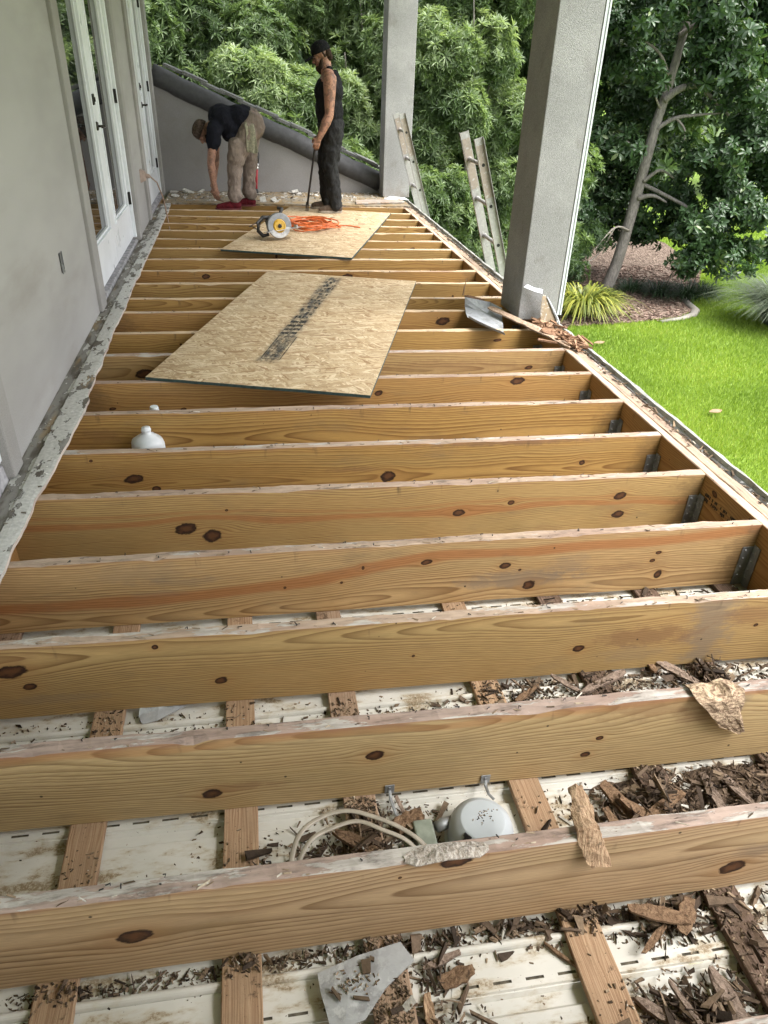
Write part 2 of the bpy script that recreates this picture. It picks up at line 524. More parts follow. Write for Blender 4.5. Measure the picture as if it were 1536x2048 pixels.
def ledge_mat():
    """old waterproof coating, white where it still holds, flaked off to grey mortar and brown wood"""
    t = NT('flaking_ledge'); P = t.coord(); s = t.sep(P)
    big = t.noise(t.scale(P, (15, 6, 10)), 1, 7, .6)
    bias = t.ss(s['X'], .045, .075)
    k = t.m('ADD', big, t.m('MULTIPLY', t.m('SUBTRACT', bias, .5), .15))
    far = t.ss(s['Y'], 4.2, 5.6)
    k = t.m('SUBTRACT', k, t.m('MULTIPLY', far, .05))
    wm = t.ss(k, .508, .520)
    g = t.noise(P, 60, 4)
    under = t.mix(t.ss(t.noise(t.scale(P, (14, 4, 14)), 1, 5), .45, .6), (.245, .235, .215), (.115, .10, .082))
    under = t.mix(t.m('MULTIPLY', t.ss(t.noise(t.scale(P, (9, 2.2, 9)), 1, 3), .56, .7), .7), under, (.33, .235, .125))
    pt = t.mix(t.ss(g, .3, .7), (.43, .425, .40), (.56, .55, .52))
    pt = t.mix(t.ss(t.noise(P, 8, 6, .7), .58, .7, 0, .55), pt, (.30, .28, .24))
    col = t.mix(wm, under, pt)
    # dark crack lines where the coating lifts
    e = t.m('ABSOLUTE', t.m('SUBTRACT', k, .510))
    col = t.mix(t.ss(e, .010, .002, 0, .85), col, (.06, .05, .042))
    h = t.m('ADD', wm, t.m('MULTIPLY', g, .3))
    return t.finish(col, .8, t.bump(h, .8, .006), 0, .25)


M['ledge'] = ledge_mat()


def vinyl_mat():
    t = NT('dirty_white_vinyl'); P = t.coord(); s = t.sep(P)
    base = t.mix(t.ss(t.noise(P, 5, 4), .3, .7), (.49, .48, .44), (.585, .57, .53))
    dirt = t.noise(t.scale(P, (5, 13, 5)), 1, 8, .68)
    col = t.mix(t.ss(dirt, .475, .61, 0, .75), base, (.40, .335, .235))
    sand = t.m('MULTIPLY', t.ss(dirt, .54, .62), t.ss(t.noise(P, 150, 4, .7), .42, .54))
    col = t.mix(t.m('MULTIPLY', sand, .85), col, (.22, .155, .085))
    sp = t.noise(P, 170, 2)
    col = t.mix(t.ss(sp, .72, .76, 0, .8), col, (.06, .045, .03))
    mould = t.noise(P, 26, 6, .75)
    col = t.mix(t.ss(mould, .66, .74, 0, .6), col, (.10, .085, .06))
    return t.finish(col, .45, t.bump(t.m('MULTIPLY', sand, 1), .4, .003), 0, .4)


M['vinyl'] = vinyl_mat()
M['grime'] = plain('grimy_dark_slot', (.10, .085, .06), .9, var=.5, scale=60)  # backing of the soffit slots: dirt, with the gap's shade put in its colour


def furring_mat(name, c1, c2, seed, dirt):
    t = NT(name); P = t.coord(); s = t.sep(P)
    u, v = t.m('ADD', s['Y'], seed), s['X']
    w_ = t.noise(t.comb(t.m('MULTIPLY', u, 3), t.m('MULTIPLY', v, 22), seed), 1, 3)
    ln = t.noise(t.comb(t.m('MULTIPLY', u, 4), t.m('MULTIPLY', t.m('ADD', v, t.m('MULTIPLY', w_, .03)), 260), seed), 1, 2)
    col = t.mix(t.ss(ln, .38, .62), c2, c1)
    col = t.mix(t.ss(t.noise(P, 9, 4), .4, .7, 0, .5), col, tuple(x * .62 for x in c1))
    dn = t.noise(P, 21, 7, .75)
    col = t.mix(t.ss(dn, .62 - .15 * dirt, .70 - .1 * dirt, 0, .85), col, (.075, .048, .030))
    sp = t.noise(P, 210, 2)
    col = t.mix(t.ss(sp, .68, .74, 0, .8), col, (.05, .03, .02))
    return t.finish(col, .8, t.bump(t.m('ADD', ln, dn), .5, .003), 0, .2)


M['fur_clean'] = furring_mat('furring_tan', (.38, .26, .165), (.27, .165, .098), 2.0, .15)
M['fur_dusty'] = furring_mat('furring_dusty', (.33, .235, .165), (.24, .155, .10), 7.0, .5)
M['fur_rot'] = furring_mat('furring_rotted', (.155, .105, .078), (.085, .055, .04), 13.0, .9)


def chips_mat(name, stops, rough=.85, bump=True):
    t = NT(name); v = t.attr('v'); P = t.coord()
    col = t.ramp(v, stops)
    n = t.noise(t.scale(P, (60, 60, 60)), 1, 4, .65)
    col = t.mix(1.0, col, t.ramp(n, [(.25, (.6,) * 3), (.75, (1.3,) * 3)]), 'MULTIPLY')
    return t.finish(col, rough, t.bump(t.noise(P, 160, 3), .5, .003) if bump else None, 0, .2)


M['rot_chips'] = chips_mat('rotted_wood_chips', [(0, (.022, .016, .012)), (.3, (.060, .042, .030)), (.55, (.13, .092, .064)), (.78, (.20, .145, .098)), (.95, (.30, .225, .16)), (1, (.46, .44, .40))])
M['crumbs'] = chips_mat('crumbled_wood', [(0, (.05, .036, .025)), (.35, (.12, .085, .055)), (.7, (.26, .19, .125)), (.9, (.42, .35, .26)), (1, (.58, .55, .50))], bump=False)
M['pale_debris'] = chips_mat('mortar_flakes', [(0, (.12, .10, .075)), (.5, (.34, .31, .26)), (1, (.68, .66, .62))])


def splinter_mat(name, c1, c2, rot=(.12, .08, .05), sc=(60, 60, 420)):
    t = NT(name); P = t.coord()
    n = t.noise(t.scale(P, sc), 1, 4, .7, .6)
    col = t.mix(t.ss(n, .35, .65), c1, c2)
    n2 = t.noise(P, 60, 5, .7)
    col = t.mix(t.ss(n2, .56, .68, 0, .8), col, rot)
    return t.finish(col, .85, t.bump(t.m('ADD', n, n2), 1.0, .006), 0, .2)


M['splinter'] = splinter_mat('torn_wood', (.24, .145, .085), (.50, .35, .225), sc=(260, 60, 30))
M['rotten_osb'] = splinter_mat('rotten_strand_board', (.17, .11, .072), (.56, .42, .29), (.08, .05, .034), sc=(50, 60, 130))
M['dust'] = splinter_mat('rot_dust', (.07, .048, .034), (.17, .12, .082), (.03, .02, .015), sc=(90, 90, 90))
M['grey_scrap'] = splinter_mat('grey_weathered_wood', (.17, .125, .098), (.29, .22, .175), (.06, .04, .03), sc=(70, 70, 200))
M['brown_scrap'] = splinter_mat('brown_rotten_wood', (.13, .078, .047), (.24, .155, .095), (.045, .03, .02), sc=(90, 90, 260))


def galv(name, c=(.36, .375, .385), dirt=.4, rough=.45, metal=.6):
    t = NT(name); P = t.coord()
    sp = t.sep(t.vor(P, 70)['Color'])['X']
    col = t.mix(t.ss(sp, 0, 1, .0, .35), c, tuple(x * .72 for x in c))
    col = t.mix(t.ss(t.noise(P, 13, 6, .7), .5, .65, 0, dirt), col, (.15, .145, .14))
    wh = t.noise(P, 30, 5, .7)
    col = t.mix(t.ss(wh, .55, .65, 0, .55), col, (.58, .59, .59))
    return t.finish(col, rough, t.bump(t.noise(P, 70, 4), .25, .003), metal, .4)


M['galv'] = galv('galvanised_steel', (.27, .28, .29), .5, .5, .5)
M['flashing'] = galv('bent_flashing', (.44, .46, .49), .45, .45, .3)
M['flash_dark'] = galv('flashing_underside', (.10, .095, .088), .5, .5, .4)
M['flash_rust'] = galv('flashing_stained', (.24, .18, .115), .6, .6, .2)
M['alu'] = galv('ladder_aluminium', (.40, .39, .38), .35, .45, .35)
M['alu_brown'] = galv('ladder_brown', (.33, .28, .235), .3, .6, .2)


def osb_mat():
    t = NT('strand_board'); P = t.coord()
    col = None
    for k, (ang, sx, sy) in enumerate(((.15, 7, 42), (.95, 8, 50), (-.7, 7.5, 46), (.45, 9, 62), (1.45, 8, 54), (-.2, 8.5, 58), (.8, 10, 72), (-.45, 9, 66))):
        mp = t.n('ShaderNodeMapping', {'Vector': P, 'Location': (k * 3.1, k * 1.7, 0), 'Rotation': (0, 0, ang)})
        wob = t.noise(P, 14, 2, col=True)
        q = t.mix(.045, mp.outputs[0], wob)
        q = t.n('ShaderNodeVectorMath', {0: q, 1: (sx, sy, 0.01)}, operation='MULTIPLY').outputs[0]
        vo = t.vor(q, 1.0)
        rnd = t.sep(vo['Color'])
        ed = t.vor(q, 1.0, 'DISTANCE_TO_EDGE')['Distance']
        c = t.ramp(rnd['X'], [(0, (.30, .19, .10)), (.22, (.45, .33, .195)), (.65, (.54, .42, .27)), (1, (.67, .55, .38))])
        gr = t.noise(t.n('ShaderNodeVectorMath', {0: q, 1: (.8, 9, 1)}, operation='MULTIPLY').outputs[0], 1, 2)
        c = t.mix(1.0, c, t.ramp(gr, [(.25, (.84,) * 3), (.75, (1.1,) * 3)]), 'MULTIPLY')
        c = t.mix(t.ss(ed, .08, .0, 0, .6), c, (.22, .135, .065))
        if col is None: col, hgt = c, rnd['Y']
        else:
            msk = t.m('GREATER_THAN', rnd['Z'], .66)
            col = t.mix(msk, col, c); hgt = t.mix(msk, hgt, rnd['Y'])
    big = t.noise(P, 2.2, 4)
    col = t.mix(t.ss(big, .45, .75, 0, .28), col, (.36, .29, .20))
    sp = t.noise(P, 70, 3)
    col = t.mix(t.ss(sp, .71, .77, 0, .7), col, (.10, .055, .025))
    return t.finish(col, .72, t.bump(hgt, .3, .0015), 0, .25)


M['osb'] = osb_mat()
M['osb_edge'] = plain('green_edge_sealer', (.035, .062, .058), .7, var=.3, scale=40)


def ink_mat():
    t = NT('stamp_ink'); P = t.coord()
    n = t.noise(P, 45, 5, .7)
    b = t.n('ShaderNodeBsdfPrincipled', {'Base Color': (.030, .034, .033, 1), 'Roughness': .8})
    tr = t.n('ShaderNodeBsdfTransparent')
    mixs = t.n('ShaderNodeMixShader')
    t.put(mixs.inputs[0], t.ss(n, .34, .60, .25, .8))
    t.t.links.new(tr.outputs[0], mixs.inputs[1]); t.t.links.new(b.outputs[0], mixs.inputs[2])
    t.t.links.new(mixs.outputs[0], t.out.inputs[0])
    return t.mat


M['ink'] = ink_mat()


def smear_mat():
    t = NT('smeared_ink'); P = t.coord()
    n = t.noise(t.scale(P, (26, 9, 1)), 1, 6, .7)
    b = t.n('ShaderNodeBsdfPrincipled', {'Base Color': (.07, .075, .072, 1), 'Roughness': .85})
    tr = t.n('ShaderNodeBsdfTransparent')
    ms = t.n('ShaderNodeMixShader')
    x = t.m('ABSOLUTE', t.m('ADD', t.sep(P)['X'], .045))
    t.put(ms.inputs[0], t.m('MULTIPLY', t.ss(n, .36, .62, .05, .75), t.ss(x, .085, .03)))
    t.t.links.new(tr.outputs[0], ms.inputs[1]); t.t.links.new(b.outputs[0], ms.inputs[2])
    t.t.links.new(ms.outputs[0], t.out.inputs[0])
    return t.mat


M['smear'] = smear_mat()
M['rim_ink'] = plain('rim_stamp_ink', (.03, .022, .016), .8, var=.4, scale=80)
M['orange_cord'] = plain('orange_cord', (.55, .125, .03), .45, var=.25, scale=40)
M['dark_cord'] = plain('dark_cord', (.045, .03, .022), .5)
M['tan_cable'] = plain('grey_tan_cable', (.29, .255, .205), .5, var=.12, scale=20)
M['brown_cable'] = plain('brown_cable', (.30, .20, .14), .5)
M['yellow_plastic'] = plain('yellow_tool_plastic', (.55, .33, .035), .4, var=.2, scale=40)
M['dark_plastic'] = plain('dark_tool_plastic', (.03, .028, .026), .5)
M['tool_grey'] = plain('tool_guard_metal', (.24, .245, .25), .4, .5)
M['red'] = plain('red_enamel', (.36, .025, .035), .4, var=.15)
M['steel'] = plain('bare_steel', (.45, .44, .42), .35, .85)
M['iron'] = plain('black_iron', (.028, .027, .027), .45, .5, var=.3)
M['coping'] = plain('dark_grey_coping', (.062, .062, .066), .65, var=.14, scale=22, bump=.3)
M['shingle'] = plain('grey_roof_shingle', (.19, .19, .185), .9, var=.25, scale=60, bump=.7)
M['green_box'] = plain('grey_green_box', (.22, .245, .20), .5, var=.2, scale=25)


def jug_mat():
    t = NT('translucent_jug'); P = t.coord()
    col = t.mix(t.ss(t.noise(P, 12, 3), .3, .7), (.62, .66, .70), (.78, .80, .82))
    return t.finish(col, .35, None, 0, .5, **{'Subsurface Weight': .3, 'Subsurface Radius': (.03, .03, .03), 'Transmission Weight': .15})


M['jug'] = jug_mat()
M['dome_paint'] = plain('pale_grey_dome', (.40, .43, .455), .5, var=.04, scale=12)


def skin_mat(name, c, tattoo=0.0):
    t = NT(name); P = t.coord()
    col = t.mix(t.ss(t.noise(P, 14, 4), .3, .7), tuple(x * .8 for x in c), tuple(x * 1.1 for x in c))
    if tattoo:
        s = t.sep(P)
        n = t.noise(P, 21, 6, .7, .8)
        col = t.mix(t.m('MULTIPLY', t.ss(n, .46, .56), tattoo), col, (.045, .036, .034))
    return t.finish(col, .55, None, 0, .35, **{'Subsurface Weight': .08, 'Subsurface Radius': (.012, .005, .003)})


M['skin'] = skin_mat('skin', (.40, .205, .135), .55)
M['skin_dark'] = skin_mat('skin_bent', (.42, .23, .16), .45)


def cloth(name, c, var=.25, scale=9, rough=.9, wr=.9):
    t = NT(name); P = t.coord()
    n = t.noise(P, scale, 4, .6)
    col = t.mix(t.ss(n, .3, .72), tuple(x * (1 - var) for x in c), tuple(x * (1 + var) for x in c))
    wv = t.noise(t.scale(P, (1, 1, .45)), 17, 3, .5, 1.2)
    return t.finish(col, rough, t.bump(t.m('ADD', wv, t.m('MULTIPLY', t.noise(P, 500, 2), .1)), wr, .02), 0, .15)


M['black_cloth'] = cloth('black_knit', (.012, .012, .013))
M['navy_cloth'] = cloth('navy_knit', (.013, .014, .021))
M['charcoal'] = cloth('charcoal_trousers', (.022, .022, .022))
M['khaki'] = cloth('khaki_trousers', (.255, .205, .172), .2)
M['hair'] = cloth('brown_hair', (.035, .022, .014), .4, 60)
M['camo'] = cloth('grey_brown_cap', (.085, .062, .048), .5, 40)
M['shoe_brown'] = cloth('brown_suede', (.095, .068, .05), .25, 30)
M['sole'] = plain('pale_sole', (.32, .28, .23), .8)
M['shoe_red'] = cloth('red_canvas', (.105, .012, .017), .25, 30)
M['rag'] = cloth('pale_green_rag', (.30, .29, .21), .25, 45)
M['eye'] = plain('dark_eye', (.03, .022, .018), .2)


def leaf_mat(name, stops, rough=.45, trans=.25, spec=.5):
    t = NT(name); v = t.attr('v')
    col = t.ramp(v, stops)
    b = t.n('ShaderNodeBsdfPrincipled', {'Base Color': col, 'Roughness': rough, 'Specular IOR Level': spec})
    tr = t.n('ShaderNodeBsdfTranslucent', {'Color': t.mix(1.0, col, (1.2, 1.25, .65), 'MULTIPLY')})
    ms = t.n('ShaderNodeMixShader', {0: trans})
    t.t.links.new(b.outputs[0], ms.inputs[1]); t.t.links.new(tr.outputs[0], ms.inputs[2])
    t.t.links.new(ms.outputs[0], t.out.inputs[0])
    return t.mat


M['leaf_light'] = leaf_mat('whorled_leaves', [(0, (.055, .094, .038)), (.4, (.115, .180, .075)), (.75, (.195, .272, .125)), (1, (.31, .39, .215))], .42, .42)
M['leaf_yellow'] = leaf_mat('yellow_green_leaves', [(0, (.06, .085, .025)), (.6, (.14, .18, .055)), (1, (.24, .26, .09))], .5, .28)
M['leaf_dark'] = leaf_mat('dark_green_leaves', [(0, (.030, .058, .025)), (.6, (.068, .120, .050)), (1, (.12, .19, .08))], .55, .4)  # deeper green of the background trees and the bay shrub
M['leaf_magnolia'] = leaf_mat('glossy_leaves', [(0, (.024, .050, .021)), (.55, (.052, .098, .040)), (.88, (.052, .105, .036)), (1, (.15, .20, .08))], .36, .26, .5)
M['leaf_strap'] = leaf_mat('strap_leaves', [(0, (.07, .11, .025)), (.5, (.19, .22, .04)), (1, (.48, .46, .09))], .45, .25)
M['leaf_grassy'] = leaf_mat('fine_grey_green_blades', [(0, (.05, .075, .045)), (.6, (.12, .155, .10)), (1, (.25, .27, .20))], .55, .2)
M['leaf_lily'] = leaf_mat('dark_blades', [(0, (.012, .03, .012)), (1, (.045, .085, .035))], .5, .2)
M['bark'] = splinter_mat('grey_bark', (.17, .155, .14), (.30, .275, .25), (.09, .08, .068), sc=(26, 26, 7))
M['twig'] = splinter_mat('pale_twig', (.22, .19, .16), (.36, .33, .29), (.12, .10, .08), sc=(26, 26, 26))


def lawn_mat():
    t = NT('lawn_soil'); P = t.coord()
    n = t.noise(P, 1.1, 5, .6); f = t.noise(P, 45, 4, .7)
    col = t.mix(t.ss(n, .3, .7), (.17, .27, .03), (.25, .36, .042))
    col = t.mix(t.ss(f, .35, .65), (.085, .15, .022), col)
    return t.finish(col, .8, t.bump(f, .8, .03), 0, .2)


M['lawn'] = lawn_mat()
M['blade'] = leaf_mat('grass_blades', [(0, (.13, .22, .028)), (.5, (.26, .375, .048)), (.9, (.36, .46, .065)), (1, (.44, .46, .13))], .55, .3)


def mulch_mat():
    t = NT('pine_mulch'); P = t.coord()
    n = t.vor(t.scale(P, (26, 14, 20)), 1.0); n2 = t.noise(P, 3, 4)
    col = t.ramp(t.sep(n['Color'])['X'], [(0, (.07, .045, .035)), (.5, (.125, .092, .070)), (1, (.24, .185, .145))])
    col = t.mix(t.ss(n2, .4, .7, 0, .5), col, (.20, .15, .12))
    return t.finish(col, .9, t.bump(n['Distance'], .9, .04), 0, .2)


M['mulch'] = mulch_mat()
M['mulch_chips'] = chips_mat('mulch_chips', [(0, (.06, .038, .03)), (.5, (.17, .11, .085)), (1, (.36, .27, .22))])
M['concrete'] = stucco('patio_concrete', (.36, .35, .33), .12, 120)
M['edge_stone'] = stucco('bed_edging', (.30, .28, .25), .2, 90)
M['ceiling'] = plain('porch_ceiling_paint', (.55, .54, .52), .7, var=.04, scale=3)
# ------------------------------------------------------------------ ground
GZ = -3.0
b = MB(); b.box(-150, 150, -80, 200, GZ - .5, GZ)
tag(b.build('lawn', M['lawn']), kind='structure')
b = MB()
bed = [(10.8, 14.72), (10.1, 14.25), (9.0, 14.02), (7.5, 13.85), (6.2, 12.9), (5.2, 11.7), (3.6, 11.0), (-12, 11.0), (-14, 30), (12, 30), (14.0, 22), (13.2, 18.5), (12.0, 16.6), (11.15, 15.5)]
n = len(bed); b.v = [(x, y, GZ + .015) for x, y in bed]
b.f = [tuple(range(n))[::-1]]; b.m = [0]; b.a = [.5]
tag(b.build('mulch_bed', M['mulch']), kind='structure')
b = MB(); b.box(0.0, 3.3, -2.5, 10.3, GZ - .1, GZ + .03)
tag(b.build('patio_slab', M['concrete']), kind='structure')
# bed edging: low curved kerb round the tip of the bed
rnd = random.Random(3)
b = MB()
edge = [(9.6, 14.02), (10.2, 14.2), (10.62, 14.45), (10.86, 14.78), (10.95, 15.2), (11.1, 15.7), (11.35, 16.2)]
b.tube([(x, y, GZ + .02) for x, y in edge], [.05, .07, .09, .10, .09, .07, .05], 8, .6)
tag(b.build('bed_edging', M['edge_stone'], smooth=True), kind='structure')

# ------------------------------------------------------------------ house
house = thing('house', 'grey stucco house wall with white french doors along the stripped deck', 'house', (0, 5, GZ))
b = MB()
T = -.22
WT = 3.1
opens = [(.55, 2.76), (5.22, 7.37), (8.50, 10.06)]
ys = [-7.0] + [y for o in opens for y in o] + [10.52]
for k in range(0, len(ys), 2):
    b.box(T, 0, ys[k], ys[k + 1], -.02, WT)
for (a, c) in opens:
    b.box(T, 0, a, c, 2.25, WT)
b.box(T, 0, -7.0, 10.52, GZ, -.022)
b.build('stucco_wall', M['stucco'], house)
for nm, (a, c) in zip('abc', opens):
    for y0, y1 in ((a - .17, a + .005), (c - .005, c + .12)):
        q = MB()
        q.box(-.03, .026, y0, y1, .012, 2.40)
        q.build('stucco_band', M['stucco_band'], house, bevel=.008)
    q = MB(); q.box(-.03, .026, a - .17, c + .12, 2.402, 2.56)
    q.build('stucco_band', M['stucco_band'], house, bevel=.008)


def french_doors(y0, y1, zb, leaves, levers=True, hinge_at='right'):
    """two glazed leaves in a white frame, their outside face a little behind the wall face"""
    X = -.032
    f = MB()
    f.box(-.16, -.008, y0 + .006, y0 + .05, zb, 2.25)
    f.box(-.16, -.008, y1 - .05, y1 - .006, zb, 2.25)
    f.box(-.16, -.008, y0 + .05, y1 - .05, 2.19, 2.25)
    f.build('door_frame', M['white_paint'], house, bevel=.004)
    s = MB()
    s.hexa([(-.16, y0 + .006, -.02), (.0, y0 + .006, -.02), (.0, y1 - .006, -.02), (-.16, y1 - .006, -.02),
            (-.16, y0 + .006, zb - .004), (-.012, y0 + .006, zb - .022), (-.012, y1 - .006, zb - .022), (-.16, y1 - .006, zb - .004)])
    s.build('door_sill', M['sill'], house, bevel=.004)
    ya = y0 + .053; wl = (y1 - y0 - .106) / leaves
    for k in range(leaves):
        a, c = ya + k * wl + .003, ya + (k + 1) * wl - .003
        z0, z1 = zb + .008, 2.185
        st, br, tr = .125, .27, .13
        d = MB()
        d.box(X - .045, X, a, a + st, z0, z1); d.box(X - .045, X, c - st, c, z0, z1)
        d.box(X - .045, X, a + st, c - st, z0, z0 + br); d.box(X - .045, X, a + st, c - st, z1 - tr, z1)
        # two stepped glazing beads
        for i, (w_, dx) in enumerate(((.020, .010), (.016, -.008))):
            o = i * .020
            y_0, y_1, za, zc = a + st + o, c - st - o, z0 + br + o, z1 - tr - o
            xx = X + dx
            d.box(X - .04, xx, y_0, y_0 + w_, za, zc); d.box(X - .04, xx, y_1 - w_, y_1, za, zc)
            d.box(X - .04, xx, y_0 + w_, y_1 - w_, za, za + w_); d.box(X - .04, xx, y_0 + w_, y_1 - w_, zc - w_, zc)
        leaf = d.build('french_door', M['white_paint'], house, bevel=.003)
        g = MB(); g.box(X - .034, X - .026, a + st + .036, c - st - .036, z0 + br + .036, z1 - tr - .036)
        g.build('glass_pane', M['glass'], leaf)
        hy = c + .002 if k == leaves - 1 else a - .002
        if k in (0, leaves - 1):
            for z in (.33, 1.13, 1.93):
                h = MB()
                h.tube([(X + .012, hy, z), (X + .012, hy, z + .105)], .010, 8)
                h.box(X, X + .006, hy - .022, hy + .022, z + .002, z + .103)
                h.build('hinge', M['black_metal'], leaf)
        if levers and k == leaves - 1 - (leaves > 1) * 1:
            hy = c - .055
            h = MB(); h.lathe([(.030, 0), (.030, .008), (.024, .014)], (X, hy, 1.03), (1, 0, 0), 20)
            h.tube([(X + .01, hy, 1.03), (X + .055, hy, 1.03)], .009, 10)
            h.tube([(X + .055, hy + .008, 1.03), (X + .062, hy - .03, 1.035), (X + .055, hy - .10, 1.03)], [.011, .009, .007], 10)
            h.build('door_lever', M['bronze'], leaf, smooth=True)
            h = MB(); h.box(X, X + .012, hy - .028, hy + .028, 1.165, 1.235); h.box(X + .012, X + .022, hy - .010, hy + .010, 1.185, 1.215)
            h.build('deadbolt', M['black_metal'], leaf, bevel=.004)


french_doors(5.22, 7.37, .045, 2)
french_doors(8.50, 10.06, .05, 2)
french_doors(.55, 2.76, .095, 2)
# empty outlet recess in the wall between the doors
q = MB(); q.box(0, .006, 4.247, 4.287, .46, .562); q.build('recess_box', M['flash_dark'], house, bevel=.003)
q = MB(); q.box(.006, .010, 4.243, 4.251, .455, .567); q.box(.006, .011, 4.283, 4.289, .455, .567); q.box(.006, .010, 4.258, 4.272, .47, .50)
q.build('box_ear', M['galv'], house)

# cable that comes out of an outlet box on the wall beyond the first door
ob = thing('outlet_box', 'small tan outlet box on the wall between the white doors with a cable hanging out', 'outlet box', (0, 8.12, .44))
q = MB()
q.hexa([(0, 8.06, .41), (.05, 8.08, .43), (.05, 8.15, .43), (0, 8.17, .41), (0, 8.06, .53), (.05, 8.08, .51), (.05, 8.15, .51), (0, 8.17, .53)])
q.lathe([(.022, 0), (.020, .03), (.012, .045)], (.05, 8.115, .47), (1, 0, -.1), 12)
q.build('box_body', plain('outlet_tan', (.36, .27, .22), .6), ob, bevel=.004)
q = MB()
q.tube([(.09, 8.115, .465), (.14, 8.20, .40), (.175, 8.28, .25), (.19, 8.30, .10), (.205, 8.26, -.02), (.215, 8.2, -.13)], .0065, 8)
q.build('cable', M['brown_cable'], ob, smooth=True)

# porch roof over the deck, above the picture: it shades the wall and the joists
roof = thing('porch_roof', 'porch ceiling carried by the stucco columns over the deck', 'porch roof', (1.5, 6, 2.95))
q = MB(); q.box(-.2, 3.30, -7.0, 10.7, 3.10, 3.25); q.build('ceiling_panel', M['ceiling'], roof)
q = MB(); q.box(2.79, 3.13, -7.0, 10.7, 2.92, 3.098); q.build('roof_beam', M['column'], roof)

# ------------------------------------------------------------------ deck frame
deck = thing('deck_frame', 'stripped deck frame of yellow pine joists between house wall and outer rim', 'deck frame', (0, 0, 0))
W = 2.918
JY = [(.505, .455), (.930, .885), (1.333, 1.258), (1.735, 1.655), (2.145, 2.082), (2.592, 2.491), (2.978, 2.885), (3.390, 3.295), (3.796, 3.705),
      (4.220, 4.112), (4.620, 4.512), (5.064, 4.960), (5.406, 5.300), (5.820, 5.723), (6.225, 6.122), (6.628, 6.548), (7.058, 6.961),
      (7.474, 7.325), (7.884, 7.721), (8.254, 8.071), (8.688, 8.480), (9.098, 8.893), (9.47, 9.31)]
KN = {1: [(0.667, -0.147, 0.040, 0.026), (2.098, -0.20, 0.036, 0.026), (1.372, -0.02, 0.040, 0.022), (1.247, -0.055, 0.005, 0.005)],
      2: [(0.814, -0.215, 0.028, 0.019), (1.257, -0.122, 0.026, 0.020), (1.875, -0.205, 0.016, 0.012), (1.906, -0.14, 0.012, 0.009)],
      3: [(0.835, -0.192, 0.021, 0.015), (0.271, -0.158, 0.021, 0.014), (2.015, -0.175, 0.022, 0.015), (0.228, -0.094, 0.054, 0.026), (1.448, -0.15, 0.006, 0.006), (2.652, -0.127, 0.010, 0.008), (0.652, -0.035, 0.011, 0.010)],
      4: [(1.998, -0.225, 0.027, 0.022), (1.889, -0.125, 0.022, 0.016), (2.532, -0.215, 0.017, 0.020), (2.51, -0.108, 0.012, 0.009), (2.492, -0.145, 0.012, 0.009), (1.951, -0.149, 0.007, 0.006), (1.345, -0.095, 0.006, 0.009), (1.266, -0.156, 0.006, 0.006), (1.058, -0.162, 0.006, 0.006), (1.582, -0.086, 0.023, 0.013)],
      5: [(0.680, -0.165, 0.046, 0.029), (0.782, -0.205, 0.042, 0.031), (1.822, -0.145, 0.029, 0.018), (2.049, -0.105, 0.015, 0.013), (2.542, -0.094, 0.030, 0.020), (2.552, -0.190, 0.030, 0.020), (0.85, -0.084, 0.007, 0.006)],
      6: [(0.435, -0.135, 0.043, 0.023), (0.526, -0.190, 0.022, 0.016), (1.584, -0.170, 0.038, 0.030), (2.538, -0.135, 0.016, 0.015), (0.268, -0.038, 0.008, 0.007)],
      8: [(2.477, -0.036, 0.046, 0.022), (0.229, -0.148, 0.020, 0.009), (1.675, -0.090, 0.025, 0.017), (0.60, -0.158, 0.018, 0.008)],
      9: [(0.36, -0.113, 0.058, 0.030), (2.697, -0.111, 0.028, 0.012)],
      11: [(2.35, -0.075, 0.055, 0.030)],
      14: [(1.808, -0.05, 0.055, 0.028), (0.648, -0.045, 0.034, 0.022)]}
GREEN = dict(light=(.475, .355, .20), dark=(.21, .13, .060))
TAN = dict(light=(.48, .32, .145), dark=(.20, .108, .040))
GOLD = dict(light=(.45, .27, .088), dark=(.20, .095, .026))
GREY = (.20, .16, .125)
BRN = (.20, .10, .05)
SPEC = {0: dict(**GREEN), 1: dict(F=120, v0=-.11, contrast=.8, warm=.25, topband=.5, **GREEN),
        2: dict(F=150, v0=-.02, contrast=.8, warm=.3, topband=.75, streaks=[(-.02, .0, .018, .45)], stains=[(2.3, -.03, .07, .05, GREY, .5)], **GREEN),
        3: dict(F=190, v0=-.05, contrast=.8, warm=.6, topband=.3, stains=[(2.48, -.09, .10, .30, GREY, .65), (2.25, -.14, .22, .05, BRN, .6), (2.62, -.08, .14, .05, BRN, .5)], **TAN),
        4: dict(F=170, v0=-.24, contrast=.8, warm=.4, topband=.3, streaks=[(-.185, .055, .035, .85)], stains=[(1.95, -.19, .28, .05, GREY, .6), (2.15, -.14, .10, .06, GREY, .35), (.55, -.06, .22, .05, GREY, .25)], **TAN),
        5: dict(F=200, v0=.02, contrast=.85, warm=.4, topband=.35, streaks=[(-.14, .006, .02, .75), (-.10, .0, .010, .4)], **TAN),
        6: dict(F=150, v0=-.16, contrast=1.0, warm=.4, topband=.4, stains=[(2.2, -.012, .5, .02, (.12, .06, .05), .5)], **GOLD),
        7: dict(F=120, v0=-.15, contrast=1.1, warm=.5, topband=.3, **GOLD),
        8: dict(F=120, v0=-.2, contrast=.7, warm=.4, topband=.2, **GOLD),
        9: dict(F=140, v0=-.1, contrast=.7, warm=.6, topband=.2, stains=[(2.2, -.10, .5, .06, BRN, .35)], **TAN)}
TOPM = [top_wood('joist_top_%s' % c, s, coat=co, dirt=di) for c, s, co, di in (('pale', 1.0, .75, .4), ('stained', 2.3, .45, .9), ('torn', 4.1, .3, .55))]
TOPM_NEAR = top_wood('joist_top_coated', 6.2, pale=(.37, .28, .235), coat=.8, dirt=1.0)
